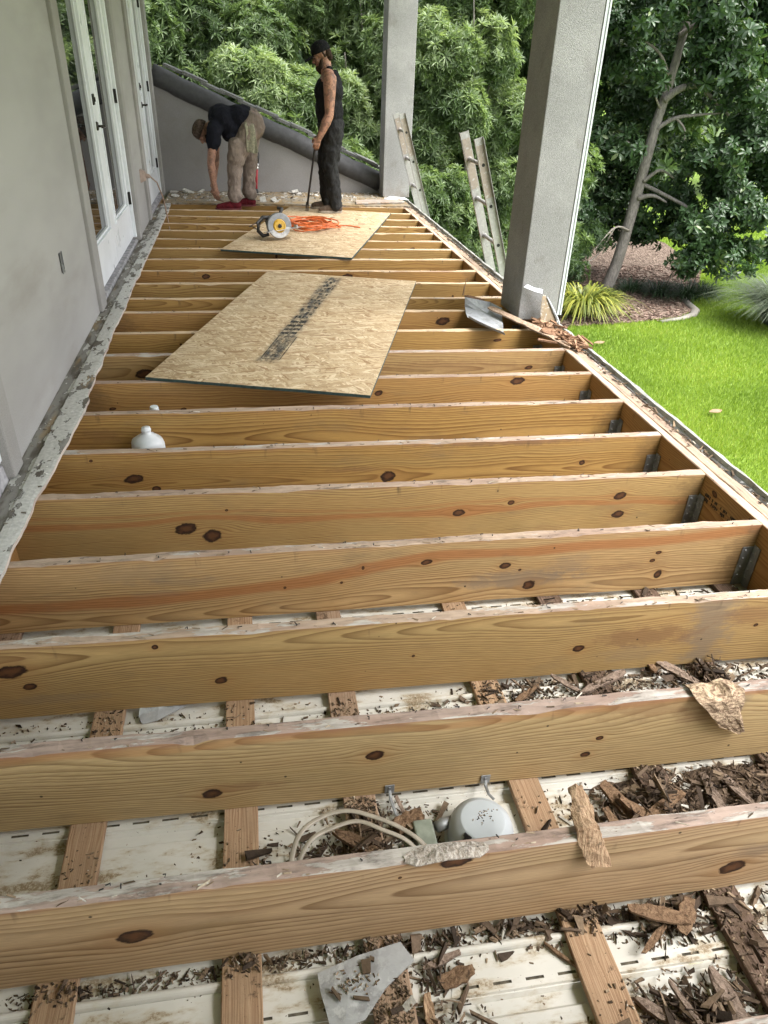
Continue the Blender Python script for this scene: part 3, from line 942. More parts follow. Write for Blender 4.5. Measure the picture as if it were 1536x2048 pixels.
TOPM_FAR = top_wood('joist_top_fresh', 9.4, pale=(.62, .47, .31), coat=.35, dirt=.1)
pool = []
for k in range(7):
    r_ = random.Random(50 + k)
    kn = [(r_.uniform(.2, 2.8), r_.uniform(-.24, -.05), r_.uniform(.008, .03), r_.uniform(.007, .018)) for _ in range(r_.randint(2, 4))]
    pool.append(pine('far_pine', 30 + k, knots=kn, F=r_.uniform(110, 190), v0=r_.uniform(-.25, .0), topband=.15, contrast=.75,
                     warm=r_.uniform(.3, .8), grime=.2,
                     light=(.44, .265, .085) if k % 2 else (.43, .275, .10), dark=(.20, .10, .028)))
rnd = random.Random(11)
hang = None
for i, (yl, yr) in enumerate(JY):
    if i in KN or i in SPEC:
        sp_ = dict(SPEC.get(i, GOLD)); r_ = random.Random(700 + i)
        sp_['stains'] = list(sp_.get('stains', ())) + [(r_.uniform(.2, 2.8), r_.uniform(-.25, -.03), r_.uniform(.05, .22), r_.uniform(.015, .05), r_.choice((GREY, BRN, (.26, .17, .08))), r_.uniform(.2, .45)) for _ in range(3)] \
            + [(r_.choice((.12, 2.9)), -.15, .12, .25, (.14, .085, .04), .5)]
        tn = (r_.uniform(.985, 1.05), r_.uniform(.975, 1.01), r_.uniform(.90, 1.06)); g_ = r_.uniform(.92, 1.06)
        for q_ in ('light', 'dark'): sp_[q_] = tuple(c * t_ * g_ for c, t_ in zip(sp_[q_], tn))
        sp_['grime'] = .42
        mat = pine('joist_pine', i + 1.0, knots=KN.get(i, ()), **sp_)
    else:
        mat = pool[i % 7]
    x0, x1 = .012, W
    N = 150 if i < 6 else 60
    t = .038
    rings = []
    rr = np.random.RandomState(100 + i)
    amp = .0022
    z1, z2, y1_, y2_ = [np.convolve(rr.randn(N + 9), np.ones(5) / 3, 'same') * a for a in (amp, amp, amp * .5, amp * .5)]
    cut = [(rr.uniform(.2, 2.7), rr.uniform(.02, .10), rr.uniform(.003, .009)) for _ in range(7 if i < 8 else 3)]
    bow = rr.uniform(-.006, .006)
    for k in range(N + 1):
        s = k / N; x = x0 + (x1 - x0) * s; s2 = (x - .15) / (W - .15)
        y = yl + (yr - yl) * s2 + bow * math.sin(math.pi * s)
        e = sum(dp * max(0, 1 - abs(x - cx) / cw) for cx, cw, dp in cut)
        rings.append([(x, y, -.286), (x, y + t, -.286), (x, y + t, -.004), (x, y + t - .003 + y2_[k], z2[k]),
                      (x, y + .004 + y1_[k] + e * .7, z1[k]), (x, y, -.004 - e)])
    b = MB(); b.ring_loft(rings)
    nf = len(b.f)
    b.m = [1 if (q < nf - 2 and q % 6 in (2, 3, 4)) else 0 for q in range(nf)]
    tm = TOPM_NEAR if i in (0, 1, 2) else TOPM[i % 3] if i < 10 else TOPM_FAR
    j = b.build('joist', [mat, tm], deck)
    if i in (1, 2): pass
    # galvanised hangers at both ends
    if hang is None:
        b = MB()
        b.box(2.868, 2.914, -.0035, -.0005, -.286, -.105)
        b.box(2.868, 2.914, .0385, .0415, -.286, -.105)
        b.box(2.868, 2.914, -.0035, .0415, -.2895, -.2865)
        b.box(2.9135, 2.9165, -.042, -.004, -.288, -.095)
        b.box(2.9135, 2.9165, .042, .078, -.288, -.095)
        for z in (-.13, -.17, -.21, -.25):
            b.lathe([(.0055, 0), (.0055, .002), (.003, .0045)], (2.9135, -.026 + .008 * (int(z * 100) % 2), z), (-1, 0, 0), 8)
            b.lathe([(.0055, 0), (.003, .004)], (2.882, -.0035, z + .01), (0, -1, 0), 8)
        hang = b
    hv = hang.v
    dxs = [0.0] 
    for dx in dxs:
        b = MB()
        yo = yr if dx == 0 else yl
        b.v = [(x, y + yo, z) for x, y, z in hv] if dx == 0 else [(2.918 + .052 - x, y + yo, z) for x, y, z in hv]
        b.f = list(hang.f); b.m = list(hang.m); b.a = list(hang.a)
        b.build('joist_hanger', M['galv'], j)
# rim boards, ledger and outer edge
rim_pine = pine('rim_pine', 77, 'Y', 'Z', light=(.39, .215, .075), dark=(.22, .10, .032), topband=.1, F=140, warm=.6,
                knots=[(2.4, -.05, .02, .014), (3.2, -.18, .03, .02), (1.75, -.2, .02, .016)])
rim_top = top_wood('rim_top', 5.5, 'Y', 'X', pale=(.60, .44, .33), coat=.55, dirt=.55)
rim_top2 = top_wood('rim_top_outer', 8.8, 'Y', 'X', pale=(.42, .32, .235), coat=.45, dirt=.9)


def long_board(name, x0, x1, z0, z1, mats, seed, y0=.2, y1=9.9, amp=.002, n=160):
    rr = np.random.RandomState(seed); rings = []
    a, c, d = [np.convolve(rr.randn(n + 9), np.ones(5) / 3, 'same') * amp for _ in range(3)]
    for k in range(n + 1):
        y = y0 + (y1 - y0) * k / n
        rings.append([(x0, y, z0), (x1, y, z0), (x1 + d[k], y, z1 - .004 + c[k]), (x1 - .004 + d[k], y, z1 + c[k]),
                      (x0 + .003 + d[k] * .5, y, z1 + a[k]), (x0, y, z1 - .004)])
    b = MB(); b.ring_loft(rings); nf = len(b.f)
    b.m = [1 if (q < nf - 2 and q % 6 in (2, 3, 4)) else 0 for q in range(nf)]
    return b.build(name, mats, deck)


long_board('rim_board', 2.920, 2.962, -.29, .0, [rim_pine, rim_top], 1)
long_board('rim_board', 2.966, 3.022, -.29, -.003, [rim_pine, rim_top2], 2, amp=.003)
long_board('fascia_board', 3.040, 3.062, -.36, -.012, [M['white_trim'], M['flash_dark']], 3, amp=.003)
b = MB()
rr = np.random.RandomState(8)
P = []
for k in range(120):
    y = .2 + 9.7 * k / 119
    q = rr.randn(4) * .002
    P.append([(3.064 + q[0], y, -.012), (3.070 + q[0], y, .006 + q[1]), (3.090 + q[2], y, .004 + q[3]), (3.098 + q[2], y, -.05)])
b.grid(P, (0, 0, -.002))
b.build('drip_edge', galv('drip_edge_metal', (.36, .36, .33), .7, .6, .3), deck, smooth=False)
b = MB(); b.box(-.02, .011, .2, 9.9, -.29, -.006); b.build('ledger_board', rim_pine, deck)
# faded stamp on the inner face of the rim, between the fourth and fifth joists
b = MB(); rr = random.Random(5)
for k in range(34):
    y = 2.10 + .0105 * k
    if k % 6 == 5: continue
    for q in range(2):
        if rr.random() < .85:
            z = -.075 - q * .021 + rr.uniform(-.002, .002)
            b.box(2.9185, 2.9192, y, y + rr.uniform(.005, .0095), z - rr.uniform(.010, .017), z)
b.build('rim_stamp', M['rim_ink'], deck)

# strip of old coated board left along the wall, its outer edge broken and wavy
b = MB(); rr = np.random.RandomState(21)
n = 260
wob = np.convolve(rr.randn(n + 40), np.ones(13) / 13, 'same') * .016
fine = np.convolve(rr.randn(n + 40), np.ones(3) / 3, 'same') * .0035
base = lambda y: np.interp(y, [.2, 1.8, 2.2, 2.6, 3.0, 3.55, 3.6, 3.95, 4.0, 4.6, 5.2, 5.6, 6.2, 7, 8, 9.6], [.145, .145, .140, .143, .160, .180, .160, .158, .165, .150, .152, .138, .150, .150, .15, .15])
P = []
for k in range(n + 1):
    y = .2 + 9.2 * k / n
    xo = float(base(y)) + wob[k] * .5 + fine[k]
    xi = .066 + wob[n - k] * .15
    z = lambda a: a + rr.uniform(-.0008, .0008)
    P.append([(.001, y, z(.006)), (.030, y, z(.007)), (xi, y, z(.008)), (xi + .005, y, z(.017)), (xi + .03, y, z(.019)), (xo - .012, y, z(.019)), (xo, y, z(.017))])
b.grid(P, (0, 0, -.0155))
nb = len(b.f)
ledge = thing('coated_ledge', 'strip of flaking white coated board left along the foot of the house wall', 'ledge', (0, 5, 0))
mesh = b.build('board_strip', M['ledge'], ledge)
edge_m = top_wood('ledge_broken_edge', 3.1, 'Y', 'Z', pale=(.60, .52, .45), coat=.6, dirt=.4)
mesh.data.materials.append(edge_m)
for p in mesh.data.polygons:
    if abs(p.normal.x) > .6: p.material_index = 1
# paint flakes and grit lying on the ledge and rims
rnd = random.Random(31)
b = MB()
for k in range(260):
    y = .6 + 8.8 * rnd.random() ** 1.3
    x = rnd.uniform(.01, .14); b.val = rnd.random() ** 1.2
    s = rnd.uniform(.003, .012)
    b.chip((x, y, .0195 if x > .075 else .010), s * 1.5, s, rnd.uniform(.001, .004), rnd.uniform(0, 6.3), rnd.uniform(-.2, .2), rnd.uniform(-.2, .2), rnd)
tag(b.build('ledge_flakes', M['pale_debris'], ledge), kind='stuff')
b = MB()
for k in range(700):
    y = .9 + 8.6 * rnd.random()
    x = rnd.gauss(3.03, .018); b.val = rnd.random() ** 1.8 * .95
    s = rnd.uniform(.004, .02)
    b.chip((x, y, .0015 if x < 3.02 else -.008), s * rnd.uniform(1, 3), s * .7, rnd.uniform(.001, .005), rnd.gauss(1.57, .7), rnd.uniform(-.2, .2), rnd.uniform(-.2, .2), rnd)
tag(b.build('rim_grit', M['crumbs'], deck), kind='stuff')
# bent nails, staples and torn fibres left on the tops of the joists
b = MB(); c = MB()
for i, (yl, yr) in enumerate(JY):
    for k in range(16 if i < 9 else 6):
        x = rnd.uniform(.25, 2.85); y = yl + (yr - yl) * (x - .15) / (W - .15) + rnd.uniform(.006, .032)
        b.val = rnd.uniform(.1, .6)
        q = rnd.uniform(.003, .010)
        b.tube([(x, y, -.004), (x + rnd.uniform(-.003, .003), y + rnd.uniform(-.003, .003), q), (x + rnd.uniform(-.012, .012), y + rnd.uniform(-.008, .004), q + rnd.uniform(-.002, .004))], .0016, 5)
    for k in range(42 if i < 9 else 10):
        x = rnd.uniform(.2, 2.88); y = yl + (yr - yl) * (x - .15) / (W - .15) + rnd.choice((.003, .004, rnd.uniform(.005, .034)))
        c.val = rnd.uniform(.55, 1) if rnd.random() < .8 else rnd.uniform(.1, .4)
        s = rnd.uniform(.004, .014)
        c.chip((x, y, -.001), s * rnd.uniform(1, 2.4), s * .4, rnd.uniform(.001, .004), rnd.gauss(0, .35), rnd.uniform(-.4, .4), rnd.uniform(-.15, .15), rnd)
tag(b.build('nail_stubs', M['iron'], deck), kind='stuff')
tag(c.build('torn_fibres', M['crumbs'], deck), kind='stuff')

# ------------------------------------------------------------------ vinyl soffit hung under the joists
soffit = thing('vinyl_soffit', 'dirty white vinyl soffit on brown furring strips below the joists', 'soffit', (1.5, 5, -.32))
ZB = -.3165
SH = -.018
k = 0
s = .78 - .265 * 2
while s < 9.9:
    b = MB()
    def pt(x, y, z): return (x, y + SH * (x - 1.2), ZB + z)
    xs = [.0, 3.0]
    prof = [(-.020, 0), (-.0185, 0), (-.016, .006), (-.0032, .006)]
    prof2 = [(.0032, .006), (.016, .006), (.0175, .001), (.072, 0)]
    prof3 = [(.081 - .011 * math.cos(a), .016 * math.sin(a)) for a in [math.pi * q / 8 for q in range(9)]]
    prof4 = [(.0925, 0), (.198, .0005), (.206, -.010), (.236, -.010), (.2435, 0), (.2445, 0)]
    for pr in (prof, prof2 + prof3 + prof4):
        b.grid([[pt(x, s + y, z) for y, z in pr] for x in xs])
    # the slotted line: solid between the slots
    pitch, ln = .078, .044
    x = rnd.uniform(-.05, 0); edges = []
    x = max(x, -.03)
    while x < 3.0:
        a, c = max(x + ln, 0), min(x + pitch, 3.0)
        if c > a: b.grid([[pt(q, s - .0032, .006), pt(q, s + .0032, .006)] for q in (a, c)])
        x += pitch
    b.mat = 1  # dark strip below the slots, coloured to read as a shaded, dirty gap
    b.grid([[pt(q, s - .016, .0005), pt(q, s + .016, .0005)] for q in xs])
    b.build('soffit_panel', [M['vinyl'], M['grime']], soffit)
    s += .265
for x, kind in ((.075, 'fur_dusty'), (.482, 'fur_clean'), (.886, 'fur_clean'), (1.215, 'fur_dusty'), (1.700, 'fur_clean'), (2.088, 'fur_rot'), (2.495, 'fur_rot'), (2.84, 'fur_rot')):
    b = MB(); rr = np.random.RandomState(int(x * 100))
    rings = []
    for k in range(60):
        y = .1 + 9.9 * k / 59; d = rr.uniform(-.0015, .0015, 4)
        rings.append([(x - .045 + d[0], y, -.3085), (x + .045 + d[1], y, -.3085), (x + .0455 + d[1], y, -.290 + d[2]), (x + .043, y, -.288), (x - .043, y, -.288), (x - .0455 + d[0], y, -.290 + d[3])])
    b.ring_loft(rings); b.build('furring_strip', M[kind], soffit)

# ------------------------------------------------------------------ sloped wall at the far end
endw = thing('sloped_end_wall', 'grey end wall with a sloping top under a dark rounded coping', 'wall', (1.4, 10.45, GZ))
def slope_z(x): return 1.285 - .410 * x
b = MB()
x0, x1 = .002, 2.86
y0, y1 = 10.36, 10.52
b.hexa([(x0, y0, GZ), (x1, y0, GZ), (x1, y1, GZ), (x0, y1, GZ), (x0, y0, slope_z(x0)), (x1, y0, slope_z(x1)), (x1, y1, slope_z(x1)), (x0, y1, slope_z(x0))])
b.build('wall_panel', M['end_stucco'], endw)
b = MB(); rr = np.random.RandomState(4); pts = []; rs = []
for k in range(40):
    x = -.0 + 2.80 * k / 39
    pts.append((x, 10.40, slope_z(x) + .010 + .006 * math.sin(k * .9) + rr.uniform(-.004, .004))); rs.append(.116 + rr.uniform(-.003, .003))
b.tube(pts, rs, 20)
b.build('coping', M['coping'], endw, smooth=True)
for k in range(13):
    xx = .15 + k * .215
    b = MB(); c = Vector((xx + .12, 10.66, slope_z(xx + .12) + .172 + .004 * (k % 2)))
    d = Vector((1, 0, -.385)).normalized(); nrm = Vector((.385, 0, 1)).normalized()
    b.obox(c + nrm * (.012 * (k % 2)), d, (0, 1, 0), nrm, .15, .19 + .012 * (k % 3), .017, .97)
    b.build('roof_shingle', M['shingle'], endw, bevel=.004)
b = MB()
b.hexa([(x0, 10.522, GZ), (x1, 10.522, GZ), (x1, 10.9, GZ), (x0, 10.9, GZ), (x0, 10.522, slope_z(x0) + .1), (x1, 10.522, slope_z(x1) + .1), (x1, 10.9, slope_z(x1) + .1), (x0, 10.9, slope_z(x0) + .1)])
b.build('roof_edge', M['coping'], endw)

# ------------------------------------------------------------------ leftover floor at the far end
sub = thing('subfloor_strip', 'strip of old dirty floor sheathing left below the sloped end wall', 'floor sheathing', (1.5, 9.9, 0))
b = MB(); rr = np.random.RandomState(14); P = []
for k in range(70):
    x = .06 + 2.95 * k / 69
    yf = 9.465 - .13 * x / 2.9 + rr.uniform(-.01, .012)
    P.append([(x, yf, .016 + rr.uniform(-.001, .002)), (x, 9.9, .018), (x, 10.355, .018)])
b.grid(P, (0, 0, -.016))
t = NT('old_sheathing'); Pn = t.coord()
n1 = t.noise(Pn, 5, 6, .7); n2 = t.noise(Pn, 28, 5, .7)
col = t.mix(t.ss(n1, .4, .62), (.30, .215, .115), (.27, .245, .20))
col = t.mix(t.ss(n2, .52, .62, 0, .8), col, (.12, .10, .075))
col = t.mix(t.ss(t.noise(Pn, 11, 6, .72), .58, .66, 0, .75), col, (.50, .48, .44))
b.build('sheathing_board', t.finish(col, .85, t.bump(n2, .5, .004), 0, .2), sub)
wb = MB()
wb.hexa([(2.34, 9.40, .022), (2.98, 9.55, .022), (2.94, 9.72, .03), (2.36, 9.62, .024), (2.34, 9.40, .038), (2.98, 9.55, .036), (2.94, 9.72, .046), (2.36, 9.62, .04)])
tag(wb.build('broken_board', top_wood('whitewashed_board', 12.2, coat=1.0, dirt=.7), bevel=.003, loc=(2.6, 9.55, .02)), 'broken whitish board lying in front of the far column foot', 'board')
wb = MB()
wb.hexa([(2.72, 9.62, .048), (3.06, 9.70, .03), (3.04, 9.86, .03), (2.84, 9.84, .048), (2.72, 9.62, .054), (3.06, 9.70, .036), (3.04, 9.86, .037), (2.84, 9.84, .056)])
tag(wb.build('membrane_scrap', M['white_trim'], loc=(2.9, 9.75, .03)), 'torn white membrane scrap beside the far ladder foot', 'membrane scrap')
b = MB()
for k in range(520):
    x = rnd.uniform(.08, 2.95); y = 9.52 + .83 * rnd.random() ** .55
    b.val = rnd.random() ** .9
    s = rnd.uniform(.006, .03) * (1.5 if rnd.random() < .15 else 1)
    b.chip((x, y, .0185), s * rnd.uniform(1, 2), s, rnd.uniform(.002, .012), rnd.uniform(0, 6.3), rnd.uniform(-.3, .3), rnd.uniform(-.3, .3), rnd)
tag(b.build('mortar_litter', M['pale_debris'], sub), kind='stuff')
LIT = [(.12, 10.25, .05, 'in the corner by the far white door'), (.30, 10.22, .07, 'left of the bent worker along the end wall'), (.45, 10.28, .05, 'nearest the end wall left of the bent worker'),
       (1.66, 10.22, .085, 'standing up against the end wall between the two workers'), (1.22, 9.62, .06, 'right behind the dark shoe of the bent worker'), (1.36, 9.60, .07, 'between the bent worker and the pry bar tip'),
       (.16, 9.9, .06, 'at the left end of the old floor strip'), (2.2, 9.95, .05, 'behind the standing worker')]
for x, y, s, where in LIT:
    b = MB(); b.val = .96
    b.chip((x, y, .022), s * 2, s * 1.2, s * .35, rnd.uniform(0, 6), rnd.uniform(-.3, .3), rnd.uniform(-.5, -.1), rnd)
    b.val = .9; b.chip((x + .01, y - .02, .020), s, s, s * .2, rnd.uniform(0, 6), 0, 0, rnd)
    tag(b.build('mortar_chunk', M['pale_debris'], loc=(x, y, .02)), 'pale mortar chunk ' + where, 'mortar chunk', 'mortar chunks on the old floor strip')

# ------------------------------------------------------------------ columns
def column(x0, x1, y0, y1, z0, label, trim):
    c = thing('porch_column', label, 'column', ((x0 + x1) / 2, (y0 + y1) / 2, z0), 'stucco porch columns')
    b = MB(); b.box(x0, x1, y0, y1, z0, 2.918); b.build('shaft', M['column'], c, bevel=.006)
    if trim == 'right':
        for k, (a, w_, p) in enumerate(((.002, .010, .004), (.013, .009, .0), (.023, .011, .006))):
            b = MB(); b.box(x1 + a, x1 + a + w_, y0 - p, y1 - .02, z0 + .03, 2.918); b.build('trim_strip', M['white_trim'], c, bevel=.002)
    else:
        b = MB(); b.box(x0 - .004, x0 + .03, y0 - .007, y0 + .02, z0 + .01, 2.918); b.build('trim_strip', M['column'], c, bevel=.002)
    return c
column(2.803, 3.078, 4.69, 5.085, .016, 'near stucco column with white corner trim and torn flashing at its foot', 'right')
column(2.775, 3.118, 9.985, 10.34, .02, 'far stucco column at the deck corner where the sloped coping ends', 'left')
# ------------------------------------------------------------------ strand board sheets
def osb_sheet(label, cx, cy, ang, wid, ln, stamp):
    o = thing('strand_board_sheet', label, 'strand board', (cx, cy, .004), 'loose strand board sheets')
    b = MB(); rr = np.random.RandomState(int(cx * 100)); P = []
    for i in range(25):
        x = -wid / 2 + wid * i / 24
        P.append([(x, -ln / 2 + ln * j / 40 + (rr.uniform(-.002, .002) if j in (0, 40) else 0), .018 + .002 * math.sin(x * 3 + j * .12)) for j in range(41)])
    b.grid(P, (0, 0, -.0165))
    me = b
    m = MB(); m.v = [(x + cx, y + cy, z + .004) for x, y, z in b.v]; m.f = b.f; m.m = b.m; m.a = b.a
    s = m.build('board', [M['osb'], M['osb_edge']], o)
    for p in s.data.polygons:
        if abs(p.normal.z) < .5: p.material_index = 1
    if stamp:
        def flat(name, rects):
            q = MB()
            for (xa, xb, ya, yb) in rects:
                b_ = len(q.v); zf = lambda x, y: .0195 + .002 * math.sin(x * 3 + (y + ln / 2) / ln * 40 * .12)
                q.v += [(x + cx, y + cy, zf(x, y) + .004) for x, y in ((xa, ya), (xb, ya), (xb, yb), (xa, yb))]
                q.face((b_, b_ + 1, b_ + 2, b_ + 3))
            return q.build(name, M['ink'], o)
        r_ = random.Random(9)
        x0, x1, y0, y1 = -.095, .022, -.80, -.385
        fr = .006
        rects = [(x0, x1, y0, y0 + fr), (x0, x1, y1 - fr, y1), (x0, x0 + fr, y0, y1), (x1 - fr, x1, y0, y1)]
        # rows of small characters that run along the sheet
        for row in range(5):
            xx = x0 + .014 + row * .019; y = y0 + .03 + r_.uniform(0, .05)
            while y < y1 - .04:
                wd = r_.uniform(.008, .016)
                if r_.random() < .8:
                    h_ = .012 if row != 2 else .016
                    k = r_.randrange(4)
                    if k == 0: rects += [(xx, xx + h_, y, y + .004), (xx, xx + .004, y, y + wd)]
                    elif k == 1: rects += [(xx, xx + h_, y + wd * .4, y + wd * .4 + .005)]
                    elif k == 2: rects += [(xx, xx + .003, y, y + wd), (xx + h_ - .003, xx + h_, y, y + wd), (xx, xx + h_, y, y + .003)]
                    else: rects += [(xx, xx + h_, y, y + wd * .8)]
                y += wd + .006
        flat('printed_stamp', rects)['kind'] = 'stuff'
        rects = []
        y = -.34
        while y < 1.0:
            big = y < -.05
            L = r_.uniform(.045, .08) if big else r_.uniform(.05, .11)
            cxs = -.048 + .02 * (y + .3)
            if big:
                rects += [(cxs - .05, cxs + .0, y, y + L * .7), (cxs + .008, cxs + .05, y + .01, y + L), (cxs - .04, cxs + .045, y + L * .4, y + L * .55)]
            else:
                for q in range(4):
                    a = cxs - .052 + q * .026
                    if r_.random() < .75: rects.append((a + r_.uniform(-.006, .006), a + r_.uniform(.008, .022), y + r_.uniform(0, .04), y + L - r_.uniform(0, .04)))
                if r_.random() < .5: rects.append((cxs - .05, cxs + .05, y + L * .4, y + L * .4 + .006))
            y += L + (.012 if not big else .025)
        flat('printed_band', rects)['kind'] = 'stuff'
        q_ = [(-.135, .045, -.86 + .2 * k_, -.66 + .2 * k_) for k_ in range(10)]
        sm = flat('smeared_band', q_); sm.data.materials.clear(); sm.data.materials.append(M['smear'])
        sm.location.z -= .0006
    o.rotation_euler = (0, 0, R(ang))
    return o


osb_sheet('loose strand board sheet with a dark printed band lying across the middle joists', 1.365, 4.775, -17.7, 1.215, 2.405, True)
osb_sheet('paler strand board sheet under the saw and the standing worker', 1.712, 7.875, -18.6, 1.205, 2.40, False)

# ------------------------------------------------------------------ circular saw
saw = thing('circular_saw', 'yellow and grey circular saw resting on the far strand board', 'circular saw', (1.30, 7.33, .024))
c = Vector((1.305, 7.31, .150)); ax = Vector((.22, -.95, .16)).normalized()
ux = Vector((.97, .22, .05)); ux = (ux - ax * ux.dot(ax)).normalized(); uz = ax.cross(ux)
if uz.z < 0: uz = -uz
def sp(a, b_, d=0): return c + ux * a + uz * b_ + ax * d
def arc(r, a0, a1, n, d=0): return [sp(r * math.cos(a0 + (a1 - a0) * k / n), r * math.sin(a0 + (a1 - a0) * k / n), d) for k in range(n + 1)]
b = MB()
n = 26; a0, a1 = R(-10), R(205)
rings = []
for k in range(n + 1):
    a = a0 + (a1 - a0) * k / n
    rings.append([sp(r * math.cos(a), r * math.sin(a), d) for r, d in ((.062, .026), (.112, .026), (.118, .018), (.118, -.018), (.112, -.026), (.062, -.026))])
b.ring_loft(rings); b.build('upper_guard', M['tool_grey'], saw, bevel=.003)
b = MB(); rings = []
for k in range(n + 1):
    a = R(190) + R(165) * k / n
    rings.append([sp(r * math.cos(a), r * math.sin(a), d) for r, d in ((.060, .020), (.108, .020), (.108, -.02), (.060, -.02))])
b.ring_loft(rings); b.build('lower_guard', M['steel'], saw, bevel=.002)
b = MB(); b.lathe([(.098, -.001), (.098, .001)], c, ax, 40); b.build('blade', M['steel'], saw)
b = MB(); b.lathe([(.064, .012), (.060, .030), (.050, .034), (.046, .030)], c, ax, 30); b.build('gear_cover', M['yellow_plastic'], saw)
b = MB(); b.lathe([(.020, .033), (.020, .040), (.010, .043)], c, ax, 6); b.build('arbor_bolt', M['iron'], saw)
b = MB(); b.lathe([(.058, -.03), (.058, -.10), (.052, -.16), (.036, -.175)], c + ux * -.02 + uz * .02, ax, 24); b.build('motor_housing', M['yellow_plastic'], saw, smooth=True)
b = MB(); b.tube([sp(-.06, .075, -.06), sp(-.13, .085, -.06), sp(-.185, .04, -.06), (sp(-.19, -.03, -.06)), sp(-.15, -.075, -.06), sp(-.10, -.07, -.06), sp(-.09, -.0, -.06), sp(-.10, .055, -.06)], [.022, .02, .018, .019, .02, .018, .015, .016], 10)
b.build('rear_handle', M['dark_plastic'], saw, smooth=True)
b = MB(); b.tube([sp(.03, .10, -.02), sp(.06, .145, -.05), sp(.04, .155, -.10)], [.015, .018, .016], 10); b.build('front_knob', M['dark_plastic'], saw, smooth=True)
b = MB(); b.obox(sp(.035, -.035, -.02), ux + uz * .06, ax, uz, .165, .075, .0022); b.obox(sp(.17, -.02, -.02), ux, ax, uz, .004, .05, .016); b.build('shoe_plate', M['steel'], saw)
b = MB(); b.tube([sp(-.15, .085, -.06), (1.13, 7.55, .10), (1.12, 7.75, .03), (1.05, 7.95, .03), (1.03, 8.03, .012), (1.10, 8.13, .03), (1.24, 8.16, .06), (1.36, 8.02, .03), (1.48, 7.95, .035)], .0045, 7); b.build('power_cord', M['dark_cord'], saw, smooth=True)

# ------------------------------------------------------------------ orange extension cord in a loose coil
rnd = random.Random(77)
pts = []
cx, cy = 1.66, 7.93
for k in range(9 * 14):
    a = 2 * math.pi * k / 14; q = k / 14
    lob = 1 + .25 * math.sin(q * 2.1) + .12 * math.sin(q * 5.3)
    rx = .23 * lob; ry = (.22 + .09 * math.sin(q * 1.7 + 1)) * (1 + .1 * math.sin(q * 3))
    ox, oy = .05 * math.sin(q * 1.3), .04 * math.cos(q * 1.9)
    pts.append((cx + ox + rx * math.cos(a + .3 * math.sin(q)), cy + oy + ry * math.sin(a), .031 + .045 * (.5 + .5 * math.sin(a * 1.5 + q)) + .002 * q))
pts += [(2.0, 8.02, .03), (2.1, 7.98, .029), (2.17, 7.90, .029)]
pts = [(1.60, 8.26, .03), (1.53, 8.30, .035), (1.45, 8.24, .05), (1.44, 8.12, .05)] + pts
b = MB(); b.tube(pts, .0062, 7)
coil = b.build('extension_cable', M['orange_cord'], loc=(cx, cy, .024), smooth=True)
tag(coil, 'orange extension cord in a loose tangle behind the circular saw', 'extension cord')
b = MB(); b.tube([(1.60, 8.26, .032), (1.63, 8.20, .034), (1.655, 8.15, .034)], [.012, .015, .010], 8); b.build('cord_plug', M['iron'], coil)
pl = [(1.95, 8.5, .05, .01, .4), (2.22, 8.12, .07, .007, 0), (2.2, 8.35, .03, .012, .9), (2.27, 7.85, .03, .02, 1.8)]
b = MB()
for x, y, L, w_, rz in pl:
    b.val = .4; b.chip((x, y, .0245), L, w_, .004, rz, 0, 0, rnd)
for k in range(70):
    b.val = rnd.random(); b.chip((rnd.gauss(1.45, .3), rnd.gauss(7.5, .3), .0245), rnd.uniform(.004, .02), .006, .002, rnd.uniform(0, 6), 0, 0, rnd)
tag(b.build('sawdust_chips', M['crumbs'], loc=(1.5, 7.6, .024)), 'scattered wood chips and sawdust on the far strand board', 'sawdust', kind='stuff')

# ------------------------------------------------------------------ jugs between the joists
def jug(x, y, label, capped=True):
    o = thing('plastic_jug', label, 'jug', (x, y, -.3105), 'plastic jugs standing between the joists')
    rings = []
    for z, r, sq in ((0, .060, .6), (.006, .070, .7), (.03, .0735, .8), (.10, .074, .8), (.160, .0735, .75), (.196, .0725, .75), (.214, .068, .6), (.232, .046, .35), (.247, .025, 0), (.254, .0205, 0), (.279, .0205, 0)):
        ring = []
        for k in range(28):
            a = 2 * math.pi * k / 28
            sup = (abs(math.cos(a)) ** 4 + abs(math.sin(a)) ** 4) ** -.25
            q = r * (1 + sq * (sup - 1) * .9)
            ring.append((x + q * math.cos(a + .5), y + q * math.sin(a + .5), -.3105 + z))
        rings.append(ring)
    b = MB(); b.ring_loft(rings, True, True)
    b.build('jug_body', M['jug'], o, smooth=True)
    b = MB()
    b.tube([(x + .012, y + .026, -.3105 + .226), (x + .018, y + .046, -.3105 + .222), (x + .02, y + .066, -.3105 + .19), (x + .02, y + .066, -.3105 + .15)], [.010, .011, .011, .010], 10)
    b.build('jug_handle', M['jug'], o, smooth=True)
    b = MB(); b.lathe([(.021, .262), (.0235, .262), (.0235, .269), (.0205, .272)], (x, y, -.3105), (0, 0, 1), 20); b.build('neck_ring', M['jug'], o)
    if capped:
        b = MB(); b.lathe([(.0215, .266), (.022, .280), (.019, .288)], (x, y, -.3105), (0, 0, 1), 20); b.build('jug_cap', M['white_trim'], o)
jug(.468, 3.285, 'translucent white plastic jug showing its shoulders between two joists', False)
jug(.486, 3.515, 'white plastic jug hidden behind a joist with only its cap showing')

